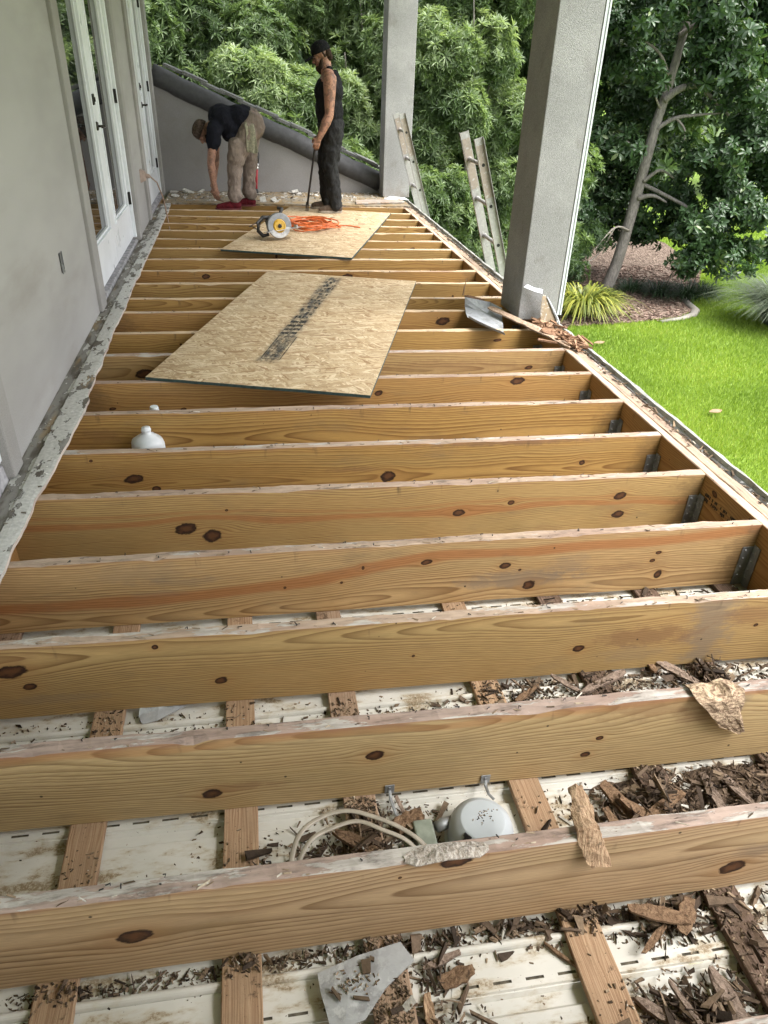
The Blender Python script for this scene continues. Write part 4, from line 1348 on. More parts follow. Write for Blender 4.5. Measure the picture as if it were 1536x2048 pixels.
# ------------------------------------------------------------------ ladders leaning on the rim from the lawn side
def ladder(label, p0, y_near, y_far, slope, ztop, ztop_far):
    o = thing('extension_ladder', label, 'ladder', (p0 - slope * GZ, (y_near + y_far) / 2, GZ + .03), 'aluminium ladders leaning against the deck')
    up = Vector((-slope, 0, 1)).normalized(); nx = Vector((1, 0, slope)).normalized()
    def at(z, y): return Vector((p0 - slope * z, y, z))
    for y, zt, s in ((y_near, ztop, -1), (y_far, ztop_far, 1)):
        b = MB(); L = (zt - (GZ + .04)) / up.z
        mid = (at(zt, y) + at(GZ + .04, y)) / 2
        b.obox(mid, nx, (0, 1, 0), up, .038, .0018, L / 2)
        for e in (-1, 1): b.obox(mid + nx * (.0365 * e) + Vector((0, -.0135 * s * -1, 0)), nx, (0, 1, 0), up, .0018, .0115, L / 2)
        rail = b.build('ladder_rail', M['alu'], o)
        q = MB(); m2 = at(zt - .24, y)
        q.obox(m2 + Vector((0, -.0030, 0)), nx, (0, 1, 0), up, .032, .0008, .20); q.build('brown_patch', M['alu_brown'], rail)  # thin brownish patch on the upper end of the rail
    z = ztop - .19
    while z > GZ + .2:
        b = MB(); b.tube([at(z, y_near + .002), at(z, y_far - .002)], .0165, 12, flat=1.0)
        rung = b.build('ladder_rung', M['alu'], o, smooth=True)
        b = MB(); b.lathe([(.0135, 0), (.0135, .0025)], at(z, y_near - .0015), (0, -1, 0), 14); b.build('rung_socket', M['iron'], rung)
        b = MB(); b.lathe([(.0235, 0), (.018, .012)], at(z, y_far - .002), (0, -1, 0), 14)
        b.build('rung_collar', M['alu'], rung)
        z -= .305
    return o
ladder('weathered aluminium ladder left of the near column with its rails above the deck', 3.155, 6.1, 6.50, .325, 1.02, 1.035)
ladder('aluminium ladder leaning at the deck corner in front of the far column', 3.155, 9.2, 9.60, .325, 1.02, 1.00)

# ------------------------------------------------------------------ round light fixture seen from behind, with its box and cables
fix = thing('light_fixture', 'pale grey domed light fixture housing lying on the soffit between two joists', 'light fixture', (1.523, 1.135, -.315))
b = MB(); b.lathe([(.086, .0), (.087, .012), (.0885, .035), (.087, .055), (.081, .073), (.071, .086), (.060, .0945), (.0585, .0955), (.03, .0962)], (1.523, 1.135, -.315), (0, -.05, 1), 40)
b.build('dome', M['dome_paint'], fix, smooth=True, bevel=.003)
b = MB(); b.lathe([(.093, -.0), (.095, .004), (.093, .009)], (1.523, 1.135, -.315), (0, -.05, 1), 40); b.build('dome_rim', M['white_trim'], fix, smooth=True)
b = MB(); rnd = random.Random(8)
for k in range(30):
    b.val = rnd.choice((.1, .5, .9, .97)); b.chip((1.528 + rnd.gauss(0, .017), 1.142 + rnd.gauss(0, .010), -.2185), rnd.uniform(.0025, .006), .003, .002, rnd.uniform(0, 6), 0, 0, rnd)
tag(b.build('plaster_specks', M['rot_chips'], fix), kind='stuff')
b = MB()
pa, pb = Vector((1.447, 1.075, -.262)), Vector((1.470, 1.092, -.232))
b.tube([pa + (pb - pa) * (k / 16) for k in range(17)], [.0085 if k % 2 else .0068 for k in range(17)], 12)
b.lathe([(.012, 0), (.012, .01)], pb, pb - pa, 12)
b.build('threaded_nipple', M['iron'], fix)
b = MB(); b.tube([(1.455, 1.175, -.27), (1.425, 1.165, -.268), (1.405, 1.158, -.268)], [.013, .017, .014], 14); b.build('cable_clamp', M['galv'], fix, smooth=True)
b = MB(); b.box(1.345, 1.398, 1.105, 1.185, -.314, -.262); b.build('junction_box', M['green_box'], fix, bevel=.005)

def flat_cable(name, label, pts, r, mat, group=None):
    # smooth the path
    P = [Vector(p) for p in pts]; out = []
    for i in range(len(P) - 1):
        p0, p1, p2, p3 = P[max(i - 1, 0)], P[i], P[i + 1], P[min(i + 2, len(P) - 1)]
        for k in range(8):
            t_ = k / 8
            out.append(.5 * ((2 * p1) + (p2 - p0) * t_ + (2 * p0 - 5 * p1 + 4 * p2 - p3) * t_ * t_ + (3 * p1 - p0 - 3 * p2 + p3) * t_ ** 3))
    out.append(P[-1])
    b = MB(); b.tube(out, r, 10, flat=.5)
    return tag(b.build(name, mat, loc=pts[len(pts) // 2], smooth=True), label, 'cable', group)
flat_cable('electrical_cable', 'flat grey cable in a wide loop that ends left against the nearest full joist', [(1.009, .975, -.20), (1.012, 1.06, -.185), (1.040, 1.14, -.19), (1.095, 1.185, -.20), (1.163, 1.20, -.205), (1.226, 1.18, -.21), (1.298, 1.142, -.22), (1.350, 1.10, -.235), (1.372, 1.06, -.255)], .0068, M['tan_cable'])
flat_cable('electrical_cable', 'inner flat grey cable beside the wide loop that dips nearer the round fixture', [(1.018, .98, -.20), (1.028, 1.06, -.20), (1.066, 1.125, -.20), (1.12, 1.152, -.203), (1.19, 1.166, -.207), (1.25, 1.135, -.21), (1.31, 1.105, -.225), (1.352, 1.062, -.25)], .0064, M['tan_cable'])
flat_cable('electrical_cable', 'thin dark grey cable running along the top edge of the soffit strip at left', [(.53, 1.06, -.283), (.65, 1.075, -.262), (.76, 1.09, -.258), (.85, 1.085, -.272), (.92, 1.07, -.285)], .006, plain('dark_grey_cable', (.15, .13, .11), .6))

def strap_clip(label, x, y, tail):
    o = thing('strap_clip', label, 'metal clip', (x, y, -.28), 'metal clips nailed to a joist')
    b = MB(); b.box(x - .014, x + .014, y - .0035, y - .0005, -.283, -.250); b.box(x - .004, x + .004, y - .006, y - .0035, -.272, -.256)
    b.build('clip_plate', M['galv'], o, bevel=.001)
    b = MB(); b.tube([(x, y - .004, -.268)] + tail, .0045, 6, flat=.4); b.build('clip_tail', M['galv'], o)
strap_clip('bent metal clip on the second joist left of the round fixture', 1.302, 1.297, [(1.302, 1.275, -.285), (1.31, 1.235, -.295), (1.335, 1.18, -.30)])
strap_clip('small metal clip on the second joist above the round fixture', 1.582, 1.29, [(1.578, 1.27, -.272), (1.575, 1.235, -.262), (1.585, 1.215, -.262)])
b = MB(); b.tube([(1.318, 1.285, -.285), (1.33, 1.24, -.29), (1.35, 1.19, -.298)], .006, 6, flat=.3)
tag(b.build('wire_strip', M['grey_scrap'], loc=(1.33, 1.24, -.29)), 'thin dark strip hanging behind the bent metal clip', 'wire strip')

# ------------------------------------------------------------------ sheet metal and larger torn pieces
def sheet(name, label, cat, rows, thick, mat, sub=0, mats=None):
    b = MB(); b.grid(rows, thick)
    o = b.build(name, mats or mat, loc=Vector(rows[0][0]), smooth=bool(sub), subsurf=sub)
    return tag(o, label, cat)
sheet('metal_plate', 'triangular grey metal plate lying across a furring strip in the nearest bay', 'metal plate',
      [[(1.055, .845, -.280), (1.15, .865, -.272), (1.252, .878, -.268)], [(1.058, .805, -.279), (1.13, .825, -.271), (1.276, .832, -.266)], [(1.066, .765, -.277), (1.115, .775, -.272), (1.20, .785, -.270)], [(1.072, .728, -.276), (1.10, .725, -.274), (1.147, .732, -.272)]],
      (0, 0, .003), M['galv'] if False else galv('chalky_plate', (.40, .41, .42), .5, .6, .35))
b = MB(); rnd = random.Random(61)
for x, y, L, w_ in ((1.165, .835, .030, .024), (1.09, .790, .03, .014), (1.145, .772, .034, .014), (1.18, .85, .012, .01)):
    b.val = .25; b.chip((x, y, -.266), L, w_, .008, rnd.uniform(0, 3), 0, 0, rnd)
for k in range(60):
    b.val = rnd.random(); b.chip((rnd.gauss(1.14, .03), rnd.gauss(.805, .012), -.267), rnd.uniform(.003, .010), .003, .003, rnd.uniform(0, 6), 0, 0, rnd)
tag(b.build('plate_litter', M['crumbs'], loc=(1.14, .8, -.27)), 'small dark crumbs lying on the triangular metal plate', 'debris', kind='stuff')
sheet('metal_scrap', 'folded galvanised scrap lying on the soffit behind the second furring strip', 'metal scrap',
      [[(.585, 1.665, -.300), (.63, 1.672, -.297), (.75, 1.742, -.296)], [(.570, 1.70, -.298), (.63, 1.712, -.292), (.74, 1.765, -.292)], [(.575, 1.735, -.28), (.64, 1.75, -.275), (.73, 1.79, -.276)]], (0, 0, .002), M['flashing'])

rr = np.random.RandomState(33)
def jag(p, s=.004): return (p[0] + rr.uniform(-s, s), p[1] + rr.uniform(-s * .4, s * .4), p[2] + rr.uniform(-s, s))
rows = []
for yv, z, xa, xb in ((1.302, .008, 2.150, 2.295), (1.285, .010, 2.145, 2.300), (1.262, .008, 2.150, 2.302), (1.247, -.010, 2.165, 2.300), (1.245, -.035, 2.190, 2.303), (1.244, -.060, 2.212, 2.308), (1.244, -.085, 2.232, 2.318), (1.246, -.11, 2.255, 2.330), (1.248, -.135, 2.285, 2.342), (1.25, -.158, 2.322, 2.346)):
    rows.append([jag((xa + (xb - xa) * k / 7, yv + .001 * (k % 2), z + (.012 * rr.rand() if k in (2, 5) else 0)), .006) for k in range(8)])
sheet('rotten_board_flap', 'torn flap of rotten strand board hanging over the second joist from the front', 'board flap', rows, (0, .008, .002), M['rotten_osb'])
rows = []
for s in range(15):
    t_ = s / 14
    c_ = Vector((1.690, 1.005, .030)).lerp(Vector((1.676, .905, .014)), min(t_ / .5, 1)) if t_ < .5 else Vector((1.676, .905, .014)).lerp(Vector((1.712, .872, -.078)), (t_ - .5) / .5)
    wd = .017 + .012 * math.sin(t_ * 2.6)
    rows.append([jag((c_.x + wd * (k / 3 * 2 - 1), c_.y, c_.z + (.006 if k in (1, 2) else 0)), .0045) for k in range(4)])
sheet('wood_splinter', 'long pale splinter of torn wood draped over the nearest full joist', 'splinter', rows, (.001, .009, .006), M['splinter'])
# a lump of glue and board still stuck on top of the nearest joist, and the split knot below it
rows = []
for s in range(9):
    t_ = s / 8
    x = 1.255 + .19 * t_
    hgt = .003 + .010 * max(0, math.sin(math.pi * t_)) ** 1.5 * (1 if t_ > .35 else .4)
    en = min(1, .35 + 1.3 * math.sin(math.pi * t_) ** .7 * (.55 + .45 * math.sin(t_ * 9 + .5) ** 2))
    rows.append([jag((x, .915 + .020 * en * (k / 2 - 1), .001 + hgt * math.sin(math.pi * (k + .5) / 5)), .003) for k in range(5)])
sheet('glue_lump', 'grey crust of old glue stuck on the nearest joist before the round fixture', 'glue crust', rows, (0, 0, -.004), splinter_mat('grey_glue_crust', (.27, .225, .185), (.50, .45, .40), (.12, .10, .085), sc=(120, 90, 90)))

# ---- torn flashing and rotten wood round the foot of the near column
FL = [[(2.508, 5.012, 0.09), (2.592, 4.98, 0.08), (2.688, 4.983, 0.06), (2.748, 4.882, 0.045)], [(2.513, 5.007, 0.02), (2.564, 4.922, 0.015), (2.622, 4.809, 0.012), (2.675, 4.622, 0.012)], [(2.429, 4.614, 0.06), (2.469, 4.534, 0.05), (2.531, 4.46, 0.035), (2.606, 4.367, 0.02)]]
rows = []
for r0_, r1_ in zip(FL[:-1], FL[1:]):
    for k in range(3): rows.append([tuple(Vector(p).lerp(Vector(q), k / 3) - Vector((0, 0, .022 * math.sin(math.pi * k / 3)))) for p, q in zip(r0_, r1_)])
rows.append(FL[-1]); rows.append([(p[0] - .012, p[1] - .02, p[2] + .022) for p in FL[-1]])
sheet('bent_flashing', 'trough of bent metal flashing lying on joists left of the near column', 'flashing', rows, (0, 0, -.002), M['flashing'])
curl = thing('curled_flashing', 'curled strip of torn metal flashing standing against the near column foot', 'flashing', (2.99, 4.6, .005))
rows = [[(2.923, 4.57, -0.004), (3.008, 4.6, -0.012), (3.075, 4.61, 0.001)], [(2.907, 4.58, 0.099), (2.991, 4.62, 0.069), (3.064, 4.615, 0.034)], [(2.916, 4.6, 0.16), (2.965, 4.63, 0.148), (3.004, 4.63, 0.127)], [(2.926, 4.62, 0.211), (2.945, 4.64, 0.206), (2.961, 4.64, 0.192)]]
b = MB(); b.grid(rows, (.002, -.002, 0)); m_ = b.build('stained_strip', M['flash_rust'], curl, subsurf=2, smooth=True)
b = MB(); b.grid([[(p[-1][0] - .022 * (1 - i / 3.4), p[-1][1] - .010, p[-1][2]), (p[-1][0] - .001, p[-1][1] - .004, p[-1][2] + .004)] for i, p in enumerate(rows)], (.001, -.002, 0)); b.build('dark_face', M['flash_dark'], curl, subsurf=1, smooth=True)
b = MB(); b.grid([[(p[-1][0] - .001, p[-1][1] - .006, p[-1][2] + .003), (p[-1][0] + .007, p[-1][1] + .002, p[-1][2] + .007)] for p in rows], (.001, -.002, 0)); b.build('highlight_edge', M['flashing'], curl, subsurf=1, smooth=True)  # pale strip built in as the highlight along the torn edge
b = MB(); b.grid([[(2.832, 4.676, .262), (2.806, 4.668, .246)], [(2.880, 4.664, .243), (2.868, 4.640, .226)], [(2.939, 4.655, .233), (2.925, 4.620, .214)]], (0, 0, -.002)); b.build('folded_arm', M['flashing'], curl)
rows = []
for s in range(14):
    t_ = s / 13
    c_ = Vector((2.655, 4.86, .050)).lerp(Vector((2.985, 4.13, .010)), t_)
    sd = Vector((.91, .41, 0))
    rows.append([jag(tuple(c_ + sd * (u_ * (.026 + .02 * t_)) + Vector((0, 0, .004 * (u_ == 0)))), .003) for u_ in (-1, 0, 1)])
sheet('thin_plank', 'long thin weathered strip of wood running from the flashing to the rim', 'wood strip', rows, (0, 0, .010), splinter_mat('weathered_strip', (.30, .21, .145), (.44, .33, .25), (.13, .085, .06), sc=(60, 20, 120)))
rnd = random.Random(91)
b = MB()
for k in range(190):
    t_ = rnd.random()
    x = 2.90 + .10 * t_ + rnd.gauss(0, .035); y = 4.60 - .48 * t_ + rnd.gauss(0, .06)
    if x < 2.84 and y < 4.4: x = 2.9
    b.val = min(1, max(0, rnd.gauss(.6, .2)))
    L = rnd.uniform(.02, .11)
    b.chip((x, y, .003 + rnd.random() * .035), L, L * rnd.uniform(.15, .45), rnd.uniform(.003, .012), rnd.gauss(2.2, .7), rnd.uniform(-.5, .5), rnd.uniform(-.35, .35), rnd)
tag(b.build('rotted_wood_heap', chips_mat('reddish_rotted_wood', [(0, (.04, .022, .014)), (.5, (.20, .105, .06)), (1, (.42, .28, .18))]), loc=(2.95, 4.4, 0)), 'heap of reddish rotted wood at the near column foot', 'rotted wood', kind='stuff')
for x, y, L, w_, rz, z, lab in ((2.93, 4.30, .20, .055, 2.5, .030, 'broad reddish slab of rotten wood on the rim beside the near column'), (3.0, 4.42, .13, .045, 1.9, .045, 'short red brown offcut on top of the rotten heap by the column'),
                             (2.86, 4.22, .17, .035, 2.9, .014, 'pointed rotten sliver sticking out over the joist below the column'), (3.03, 4.18, .14, .02, 1.7, .02, 'narrow pale sliver on the outer rim just before the rotten heap'),
                             (2.60, 5.08, .16, .05, 2.1, .055, 'brown wood piece lying inside the trough of bent flashing')):
    b = MB(); b.chip((x, y, z), L, w_, .012, rz, rnd.uniform(-.2, .2), rnd.uniform(-.15, .15), rnd)
    tag(b.build('wood_scrap', splinter_mat('red_rotten_wood', (.19, .10, .06), (.33, .20, .125), (.08, .045, .03), sc=(60, 60, 200)), loc=(x, y, z)), lab, 'wood scrap', 'rotten scraps round the near column foot')
b = MB(); b.tube([(2.535, 5.16, .06), (2.545, 5.17, .12), (2.56, 5.18, .18)], [.006, .004, .002], 6)
tag(b.build('wood_sliver', M['fur_clean'], loc=(2.535, 5.16, .06)), 'thin upright sliver of wood at the tip of the bent flashing', 'sliver')

# ------------------------------------------------------------------ loose debris in the bays
rnd = random.Random(2024)
def joist_y(i, x):
    yl, yr = JY[i]; return yl + (yr - yl) * (x - .15) / (W - .15)
def clear(x, y, m=.004):
    for i in range(5):
        yj = joist_y(i, x)
        if yj - m < y < yj + .038 + m: return False
    return 0.05 < x < 2.9
FUR = (.075, .482, .886, 1.215, 1.700, 2.088, 2.495, 2.84)
def floor_z(x):
    return -.2875 if any(abs(x - f) < .045 for f in FUR) else ZB
# (x, y, spread x, spread y, count, heap height, size)
CL = [(1.93, .855, .07, .03, 190, .045, 1.0), (1.90, .64, .08, .04, 230, .05, 1.0), (2.28, .75, .13, .10, 260, .05, 1.0), (1.32, .825, .035, .04, 60, .03, .9), (1.30, .70, .05, .05, 70, .03, .9),
      (2.02, 1.15, .10, .06, 260, .07, 1.1), (2.33, 1.17, .16, .07, 360, .06, .9), (1.15, 1.10, .13, .06, 240, .045, .9), (1.38, 1.17, .05, .05, 70, .045, .9), (1.25, 1.22, .06, .04, 90, .02, .6),
      (1.0, .905, .25, .012, 110, .02, .6), (1.45, .895, .15, .02, 120, .03, .8), (1.75, .885, .12, .02, 120, .03, .8), (1.0, .9, .12, .015, 60, .025, .6), (.55, .90, .12, .015, 70, .015, .5),
      (2.1, 1.55, .25, .09, 420, .045, .9), (2.45, 1.60, .2, .08, 420, .055, 1.0), (1.85, 1.66, .10, .03, 110, .03, .8), (1.45, 1.60, .15, .05, 60, .01, .5),
      (2.3, 1.92, .3, .10, 360, .05, .9), (2.7, 1.9, .12, .10, 180, .06, .9), (1.8, 1.93, .2, .08, 90, .02, .6), (2.6, 2.3, .2, .1, 160, .05, .9),
      (.62, 1.66, .10, .04, 30, .008, .35), (.9, 1.64, .18, .05, 50, .008, .35), (1.3, 1.52, .12, .04, 30, .008, .35), (.3, 1.68, .12, .04, 30, .008, .35), (1.5, 1.0, .2, .05, 60, .01, .5)]
b = MB(); cr = MB()
for (cx, cy, sx, sy, n, hh, sz) in [(a, b_, c_, d_, int(n * 1.45), h_, s_) for a, b_, c_, d_, n, h_, s_ in CL]:
    for k in range(n):
        for _ in range(6):
            x, y = rnd.gauss(cx, sx), rnd.gauss(cy, sy)
            if clear(x, y, .008): break
        else: continue
        g = math.exp(-.5 * (((x - cx) / sx) ** 2 + ((y - cy) / sy) ** 2))
        z = floor_z(x) + rnd.random() * hh * g
        small = rnd.random() < .84
        L = (rnd.uniform(.006, .024) if small else rnd.uniform(.025, .075)) * sz
        L = min(L, .10)
        q = b
        q.val = min(.98, max(0, rnd.betavariate(1.7, 2.6))) if rnd.random() > .02 else 1.0
        asp = rnd.uniform(.05, .16) if rnd.random() < .45 else rnd.uniform(.15, .55)
        rz = rnd.uniform(0, 6.3) if small else rnd.gauss(.6, 1.1)
        q.chip((x, y, z), L, max(.003, L * asp), rnd.uniform(.0015, .008) * (1 if small else 1.4), rz, rnd.gauss(0, .35), rnd.gauss(0, .28), rnd)
    for k in range(int(n * 1.7)):
        x, y = rnd.gauss(cx, sx * 1.35), rnd.gauss(cy, sy * 1.35)
        if not clear(x, y): continue
        s = rnd.uniform(.0018, .006)
        cr.val = rnd.betavariate(1.4, 2.4)
        cr.chip((x, y, floor_z(x) + .0005), s * rnd.uniform(1, 2.2), s, s * .6, rnd.uniform(0, 6.3), 0, 0, rnd)
for k in range(800):
    x, y = rnd.uniform(.2, 2.6), rnd.uniform(.55, 2.1)
    if not clear(x, y): continue
    s = rnd.uniform(.0012, .0045); cr.val = rnd.random()
    cr.chip((x, y, floor_z(x) + .0005), s * rnd.uniform(1, 2), s, s * .5, rnd.uniform(0, 6.3), 0, 0, rnd)
for f, y0, y1, n in ((1.215, .72, .86, 240), (1.215, 1.16, 1.29, 240), (.482, 1.05, 1.25, 45), (.886, 1.0, 1.12, 50), (.482, 1.62, 1.73, 50), (1.215, 1.55, 1.68, 60), (2.088, .5, 2, 260), (2.495, .6, 2, 200), (1.7, 1.6, 1.7, 40)):
    for k in range(n):
        x, y = f + rnd.uniform(-.042, .042), rnd.uniform(y0, y1)
        if not clear(x, y): continue
        s = rnd.uniform(.0018, .006); cr.val = rnd.betavariate(1.2, 2.6)
        cr.chip((x, y, -.2876), s * rnd.uniform(1, 2.4), s * .8, s * .7, rnd.uniform(0, 6.3), rnd.uniform(-.3, .3), rnd.uniform(-.3, .3), rnd)
dm = MB(); rr2 = np.random.RandomState(6)
for (cx, cy, sx, sy, n, hh, sz) in CL:
    if n < 170 or cy > 1.4: continue
    P = []
    for i in range(27):
        row = []
        for j in range(19):
            x = cx + (i / 13 - 1) * 2.3 * sx; y = cy + (j / 9 - 1) * 2.3 * sy
            g = math.exp(-.5 * (((x - cx) / sx) ** 2 + ((y - cy) / sy) ** 2))
            row.append((x, y, floor_z(cx) - .017 + hh * .62 * g * (.45 + 1.1 * rr2.rand()) + rr2.uniform(-.004, .004)))
        P.append(row)
    dm.grid(P, (0, 0, -.004))
tag(dm.build('rot_dust', M['dust'], loc=(1.8, 1.2, ZB)), 'low mounds of brown rot dust under the wood chips', 'debris', kind='stuff')
tag(b.build('rotted_chips', M['rot_chips'], loc=(1.8, 1.2, ZB)), 'dark rotted wood chips heaped in the bays between the joists', 'debris', kind='stuff')
tag(cr.build('wood_crumbs', M['crumbs'], loc=(1.5, 1.2, ZB)), 'fine brown crumbs strewn over the soffit and furring strips', 'debris', kind='stuff')

SCR = [  # x, y, z above floor, length, width, thick, rz, ty, material, label
    (2.058, 1.128, .055, .155, .034, .010, .45, -.05, 'brown_scrap', 'flat brown offcut propped on the heap beyond the nearest joist'),
    (1.945, 1.165, .040, .14, .040, .012, -1.05, .25, 'brown_scrap', 'wide splintered brown piece left of the flat brown offcut'),
    (1.985, 1.120, .050, .13, .028, .010, -.75, .2, 'brown_scrap', 'ribbed brown stick crossing the heap beyond the nearest joist'),
    (1.905, 1.10, .035, .11, .026, .008, -1.3, .15, 'brown_scrap', 'dark upright sliver at the left end of the brown heap'),
    (2.232, 1.168, .035, .13, .030, .008, 1.45, .12, 'grey_scrap', 'leaf shaped grey splinter lying right of the flat brown offcut'),
    (2.300, 1.170, .040, .165, .022, .009, 1.75, .1, 'grey_scrap', 'long grey stick right of the leaf shaped splinter'),
    (2.16, 1.085, .030, .15, .045, .012, .15, 0, 'grey_scrap', 'shaggy grey slab low on the heap behind the nearest joist'),
    (1.815, .640, .020, .15, .026, .012, -.75, .05, 'grey_scrap', 'long grey brown stick at the bottom edge of the nearest bay'),
    (1.858, .655, .040, .11, .014, .007, 1.75, .1, 'grey_scrap', 'narrow stick standing in the bottom right heap'),
    (1.966, .650, .030, .15, .040, .012, 1.62, .08, 'grey_scrap', 'broad grey splinter beside the rotted furring strip at bottom right'),
    (1.89, .845, .055, .15, .042, .006, -.25, .1, 'brown_scrap', 'curled dark bark like flake on the heap before the nearest joist'),
    (1.86, .80, .035, .10, .016, .006, .55, 0, 'brown_scrap', 'thin tan stick across the heap before the nearest joist'),
    (1.96, .835, .045, .09, .04, .006, .9, -.2, 'brown_scrap', 'rounded brown flake next to the curled dark flake'),
    (1.292, .735, .020, .085, .022, .012, 1.5, .1, 'splinter', 'orange brown splinter standing beside the dusty furring strip'),
    (1.372, .800, .020, .085, .038, .006, .2, -.1, 'brown_scrap', 'broad reddish flake on the white soffit right of the metal plate'),
    (1.345, .838, .022, .10, .016, .006, .25, .05, 'grey_scrap', 'grey twig like sliver just above the broad reddish flake'),
    (1.628, .812, .012, .085, .009, .006, -.85, 0, 'brown_scrap', 'thin dark stick lying on clean white soffit'),
    (1.205, 1.140, .045, .165, .034, .014, -.55, .1, 'brown_scrap', 'ribbed dark brown board end lying under the cable loops'),
    (1.10, 1.075, .030, .12, .020, .008, 1.0, 0, 'brown_scrap', 'thin dark stick crossing under the left side of the cable loops'),
    (1.34, 1.205, .035, .09, .045, .02, .4, .1, 'brown_scrap', 'crumbling dark lump behind the grey green junction box'),
    (1.02, 1.03, .018, .24, .05, .03, .25, 0, 'grey_scrap', 'broken grey board edge along the nearest joist left of the cables'),
    (2.095, 1.615, .045, .20, .028, .010, .33, -.05, 'grey_scrap', 'long grey stick bridging two strips beyond the second joist'),
    (1.97, 1.635, .035, .11, .016, .008, -.8, .1, 'grey_scrap', 'short grey stick leaning against the long grey stick'),
    (1.83, 1.62, .025, .13, .02, .010, .6, .1, 'brown_scrap', 'brown stick in the small heap left of the rotted strip beyond the second joist'),
    (2.37, 1.63, .045, .17, .030, .012, -.85, .1, 'grey_scrap', 'grey board sliver lying on dark chips at the right edge beyond the second joist'),
    (2.47, 1.60, .050, .10, .014, .008, .9, .2, 'grey_scrap', 'small upright stick at the right edge beyond the second joist'),
    (2.30, 1.68, .04, .10, .022, .008, 1.5, .15, 'brown_scrap', 'short brown stub close under the third joist'),
    (1.245, .705, .012, .055, .050, .018, .2, 0, 'pale_block', 'pale broken block at the bottom edge on the dusty furring strip'),
    (1.20, .74, .020, .05, .022, .012, -.8, .2, 'grey_scrap', 'small grey offcut beside the pale broken block'),
    (1.09, .905, .010, .03, .016, .004, 1.3, .3, 'pale_block', 'small white chip under the nearest joist above the metal plate'),
]
M['pale_block'] = stucco('pale_broken_block', (.56, .54, .51), .15, 120)
for x, y, dz, L, w_, th, rz, ty, mt, lab in SCR:
    b = MB()
    z = ZB + dz
    # two joined splinters give a split, fibrous outline
    n_ = 7; rows = []
    Mx = Matrix.Translation((x, y, z)) @ Matrix.Rotation(rz, 4, 'Z') @ Matrix.Rotation(ty, 4, 'Y') @ Matrix.Rotation(rnd.uniform(-.25, .25), 4, 'X')
    for s in range(n_):
        t_ = s / (n_ - 1) * 2 - 1
        hw = w_ / 2 * (1 - .55 * max(0, abs(t_) - .45) / .55 * rnd.uniform(.3, 1.2))
        rows.append([tuple(Mx @ Vector((t_ * L / 2 + rnd.uniform(-.06, .06) * L * (k in (0, 3)), hw * (k / 3 * 2 - 1) + rnd.uniform(-.08, .08) * w_, rnd.uniform(-.15, .35) * th))) for k in range(4)])
    b.grid(rows, Mx.to_3x3() @ Vector((0, 0, -th)))
    tag(b.build('wood_scrap' if mt != 'pale_block' else 'broken_block', M[mt], loc=(x, y, z)), lab, 'wood scrap' if mt != 'pale_block' else 'block', 'larger scraps among the debris between the joists' if mt != 'pale_block' else None)
# red handled tool standing at the end wall
rt = thing('demolition_tool', 'red handled tool with black grip standing against the sloped end wall', 'hand tool', (1.15, 10.24, .02))
b = MB(); b.tube([(1.152, 10.24, .06), (1.165, 10.25, .20), (1.178, 10.26, .32)], [.019, .017, .018], 12); b.build('red_handle', M['red'], rt, smooth=True)
b = MB(); b.tube([(1.140, 10.24, .022), (1.143, 10.24, .05), (1.150, 10.24, .075)], [.05, .042, .026], 12); b.build('tool_head', M['iron'], rt, smooth=True)
b = MB(); b.lathe([(.026, 0), (.03, .012), (.022, .03), (.03, .045), (.024, .07)], (1.176, 10.26, .30), (.06, .05, 1), 12); b.build('metal_collar', M['steel'], rt)
b = MB(); b.tube([(1.181, 10.262, .365), (1.19, 10.27, .43), (1.20, 10.28, .49)], [.024, .026, .02], 12); b.build('black_grip', M['dark_plastic'], rt, smooth=True)
# ------------------------------------------------------------------ people
def caps_mesh(caps):
    """tapered capsules as one soup of closed volumes: ((p1, p2, r1, r2) or (centre, radii, matrix))"""
    V, F = [], []
    for c in caps:
        o = len(V)
        if len(c) == 4:
            p1, p2, r1, r2 = Vector(c[0]), Vector(c[1]), c[2], c[3]
            ax = (p2 - p1); L = ax.length; ax = ax.normalized() if L > 1e-6 else Vector((0, 0, 1))
            u = ax.orthogonal().normalized(); v = ax.cross(u); S = 16
            rings = [(p1 - ax * r1, 0)]
            for a in (60, 30, 0): rings.append((p1 - ax * r1 * math.sin(R(a)), r1 * math.cos(R(a))))
            for a in (0, 30, 60): rings.append((p2 + ax * r2 * math.sin(R(a)), r2 * math.cos(R(a))))
            rings.append((p2 + ax * r2, 0))
        else:
            ce, rad, mt = Vector(c[0]), c[1], c[2]; S = 20; rings = None
            for i in range(13):
                a = math.pi * i / 12 - math.pi / 2
                for k in range(S):
                    q = 2 * math.pi * k / S; rr_ = max(math.cos(a), .001)
                    V.append(ce + mt @ Vector((rad[0] * rr_ * math.cos(q), rad[1] * rr_ * math.sin(q), rad[2] * math.sin(a))))
        if rings is not None:
            for ce, r_ in rings:
                for k in range(S):
                    q = 2 * math.pi * k / S; V.append(ce + (u * math.cos(q) + v * math.sin(q)) * max(r_, 1e-4))
            n_ = len(rings)
        else: n_ = 13
        for i in range(n_ - 1):
            for k in range(S):
                F.append((o + i * S + k, o + i * S + (k + 1) % S, o + (i + 1) * S + (k + 1) % S, o + (i + 1) * S + k))
        F.append(tuple(o + k for k in reversed(range(S)))); F.append(tuple(o + (n_ - 1) * S + k for k in range(S)))
    return V, F


FOLD = bpy.data.textures.new('cloth_folds', 'CLOUDS'); FOLD.noise_scale = .075; FOLD.noise_depth = 2


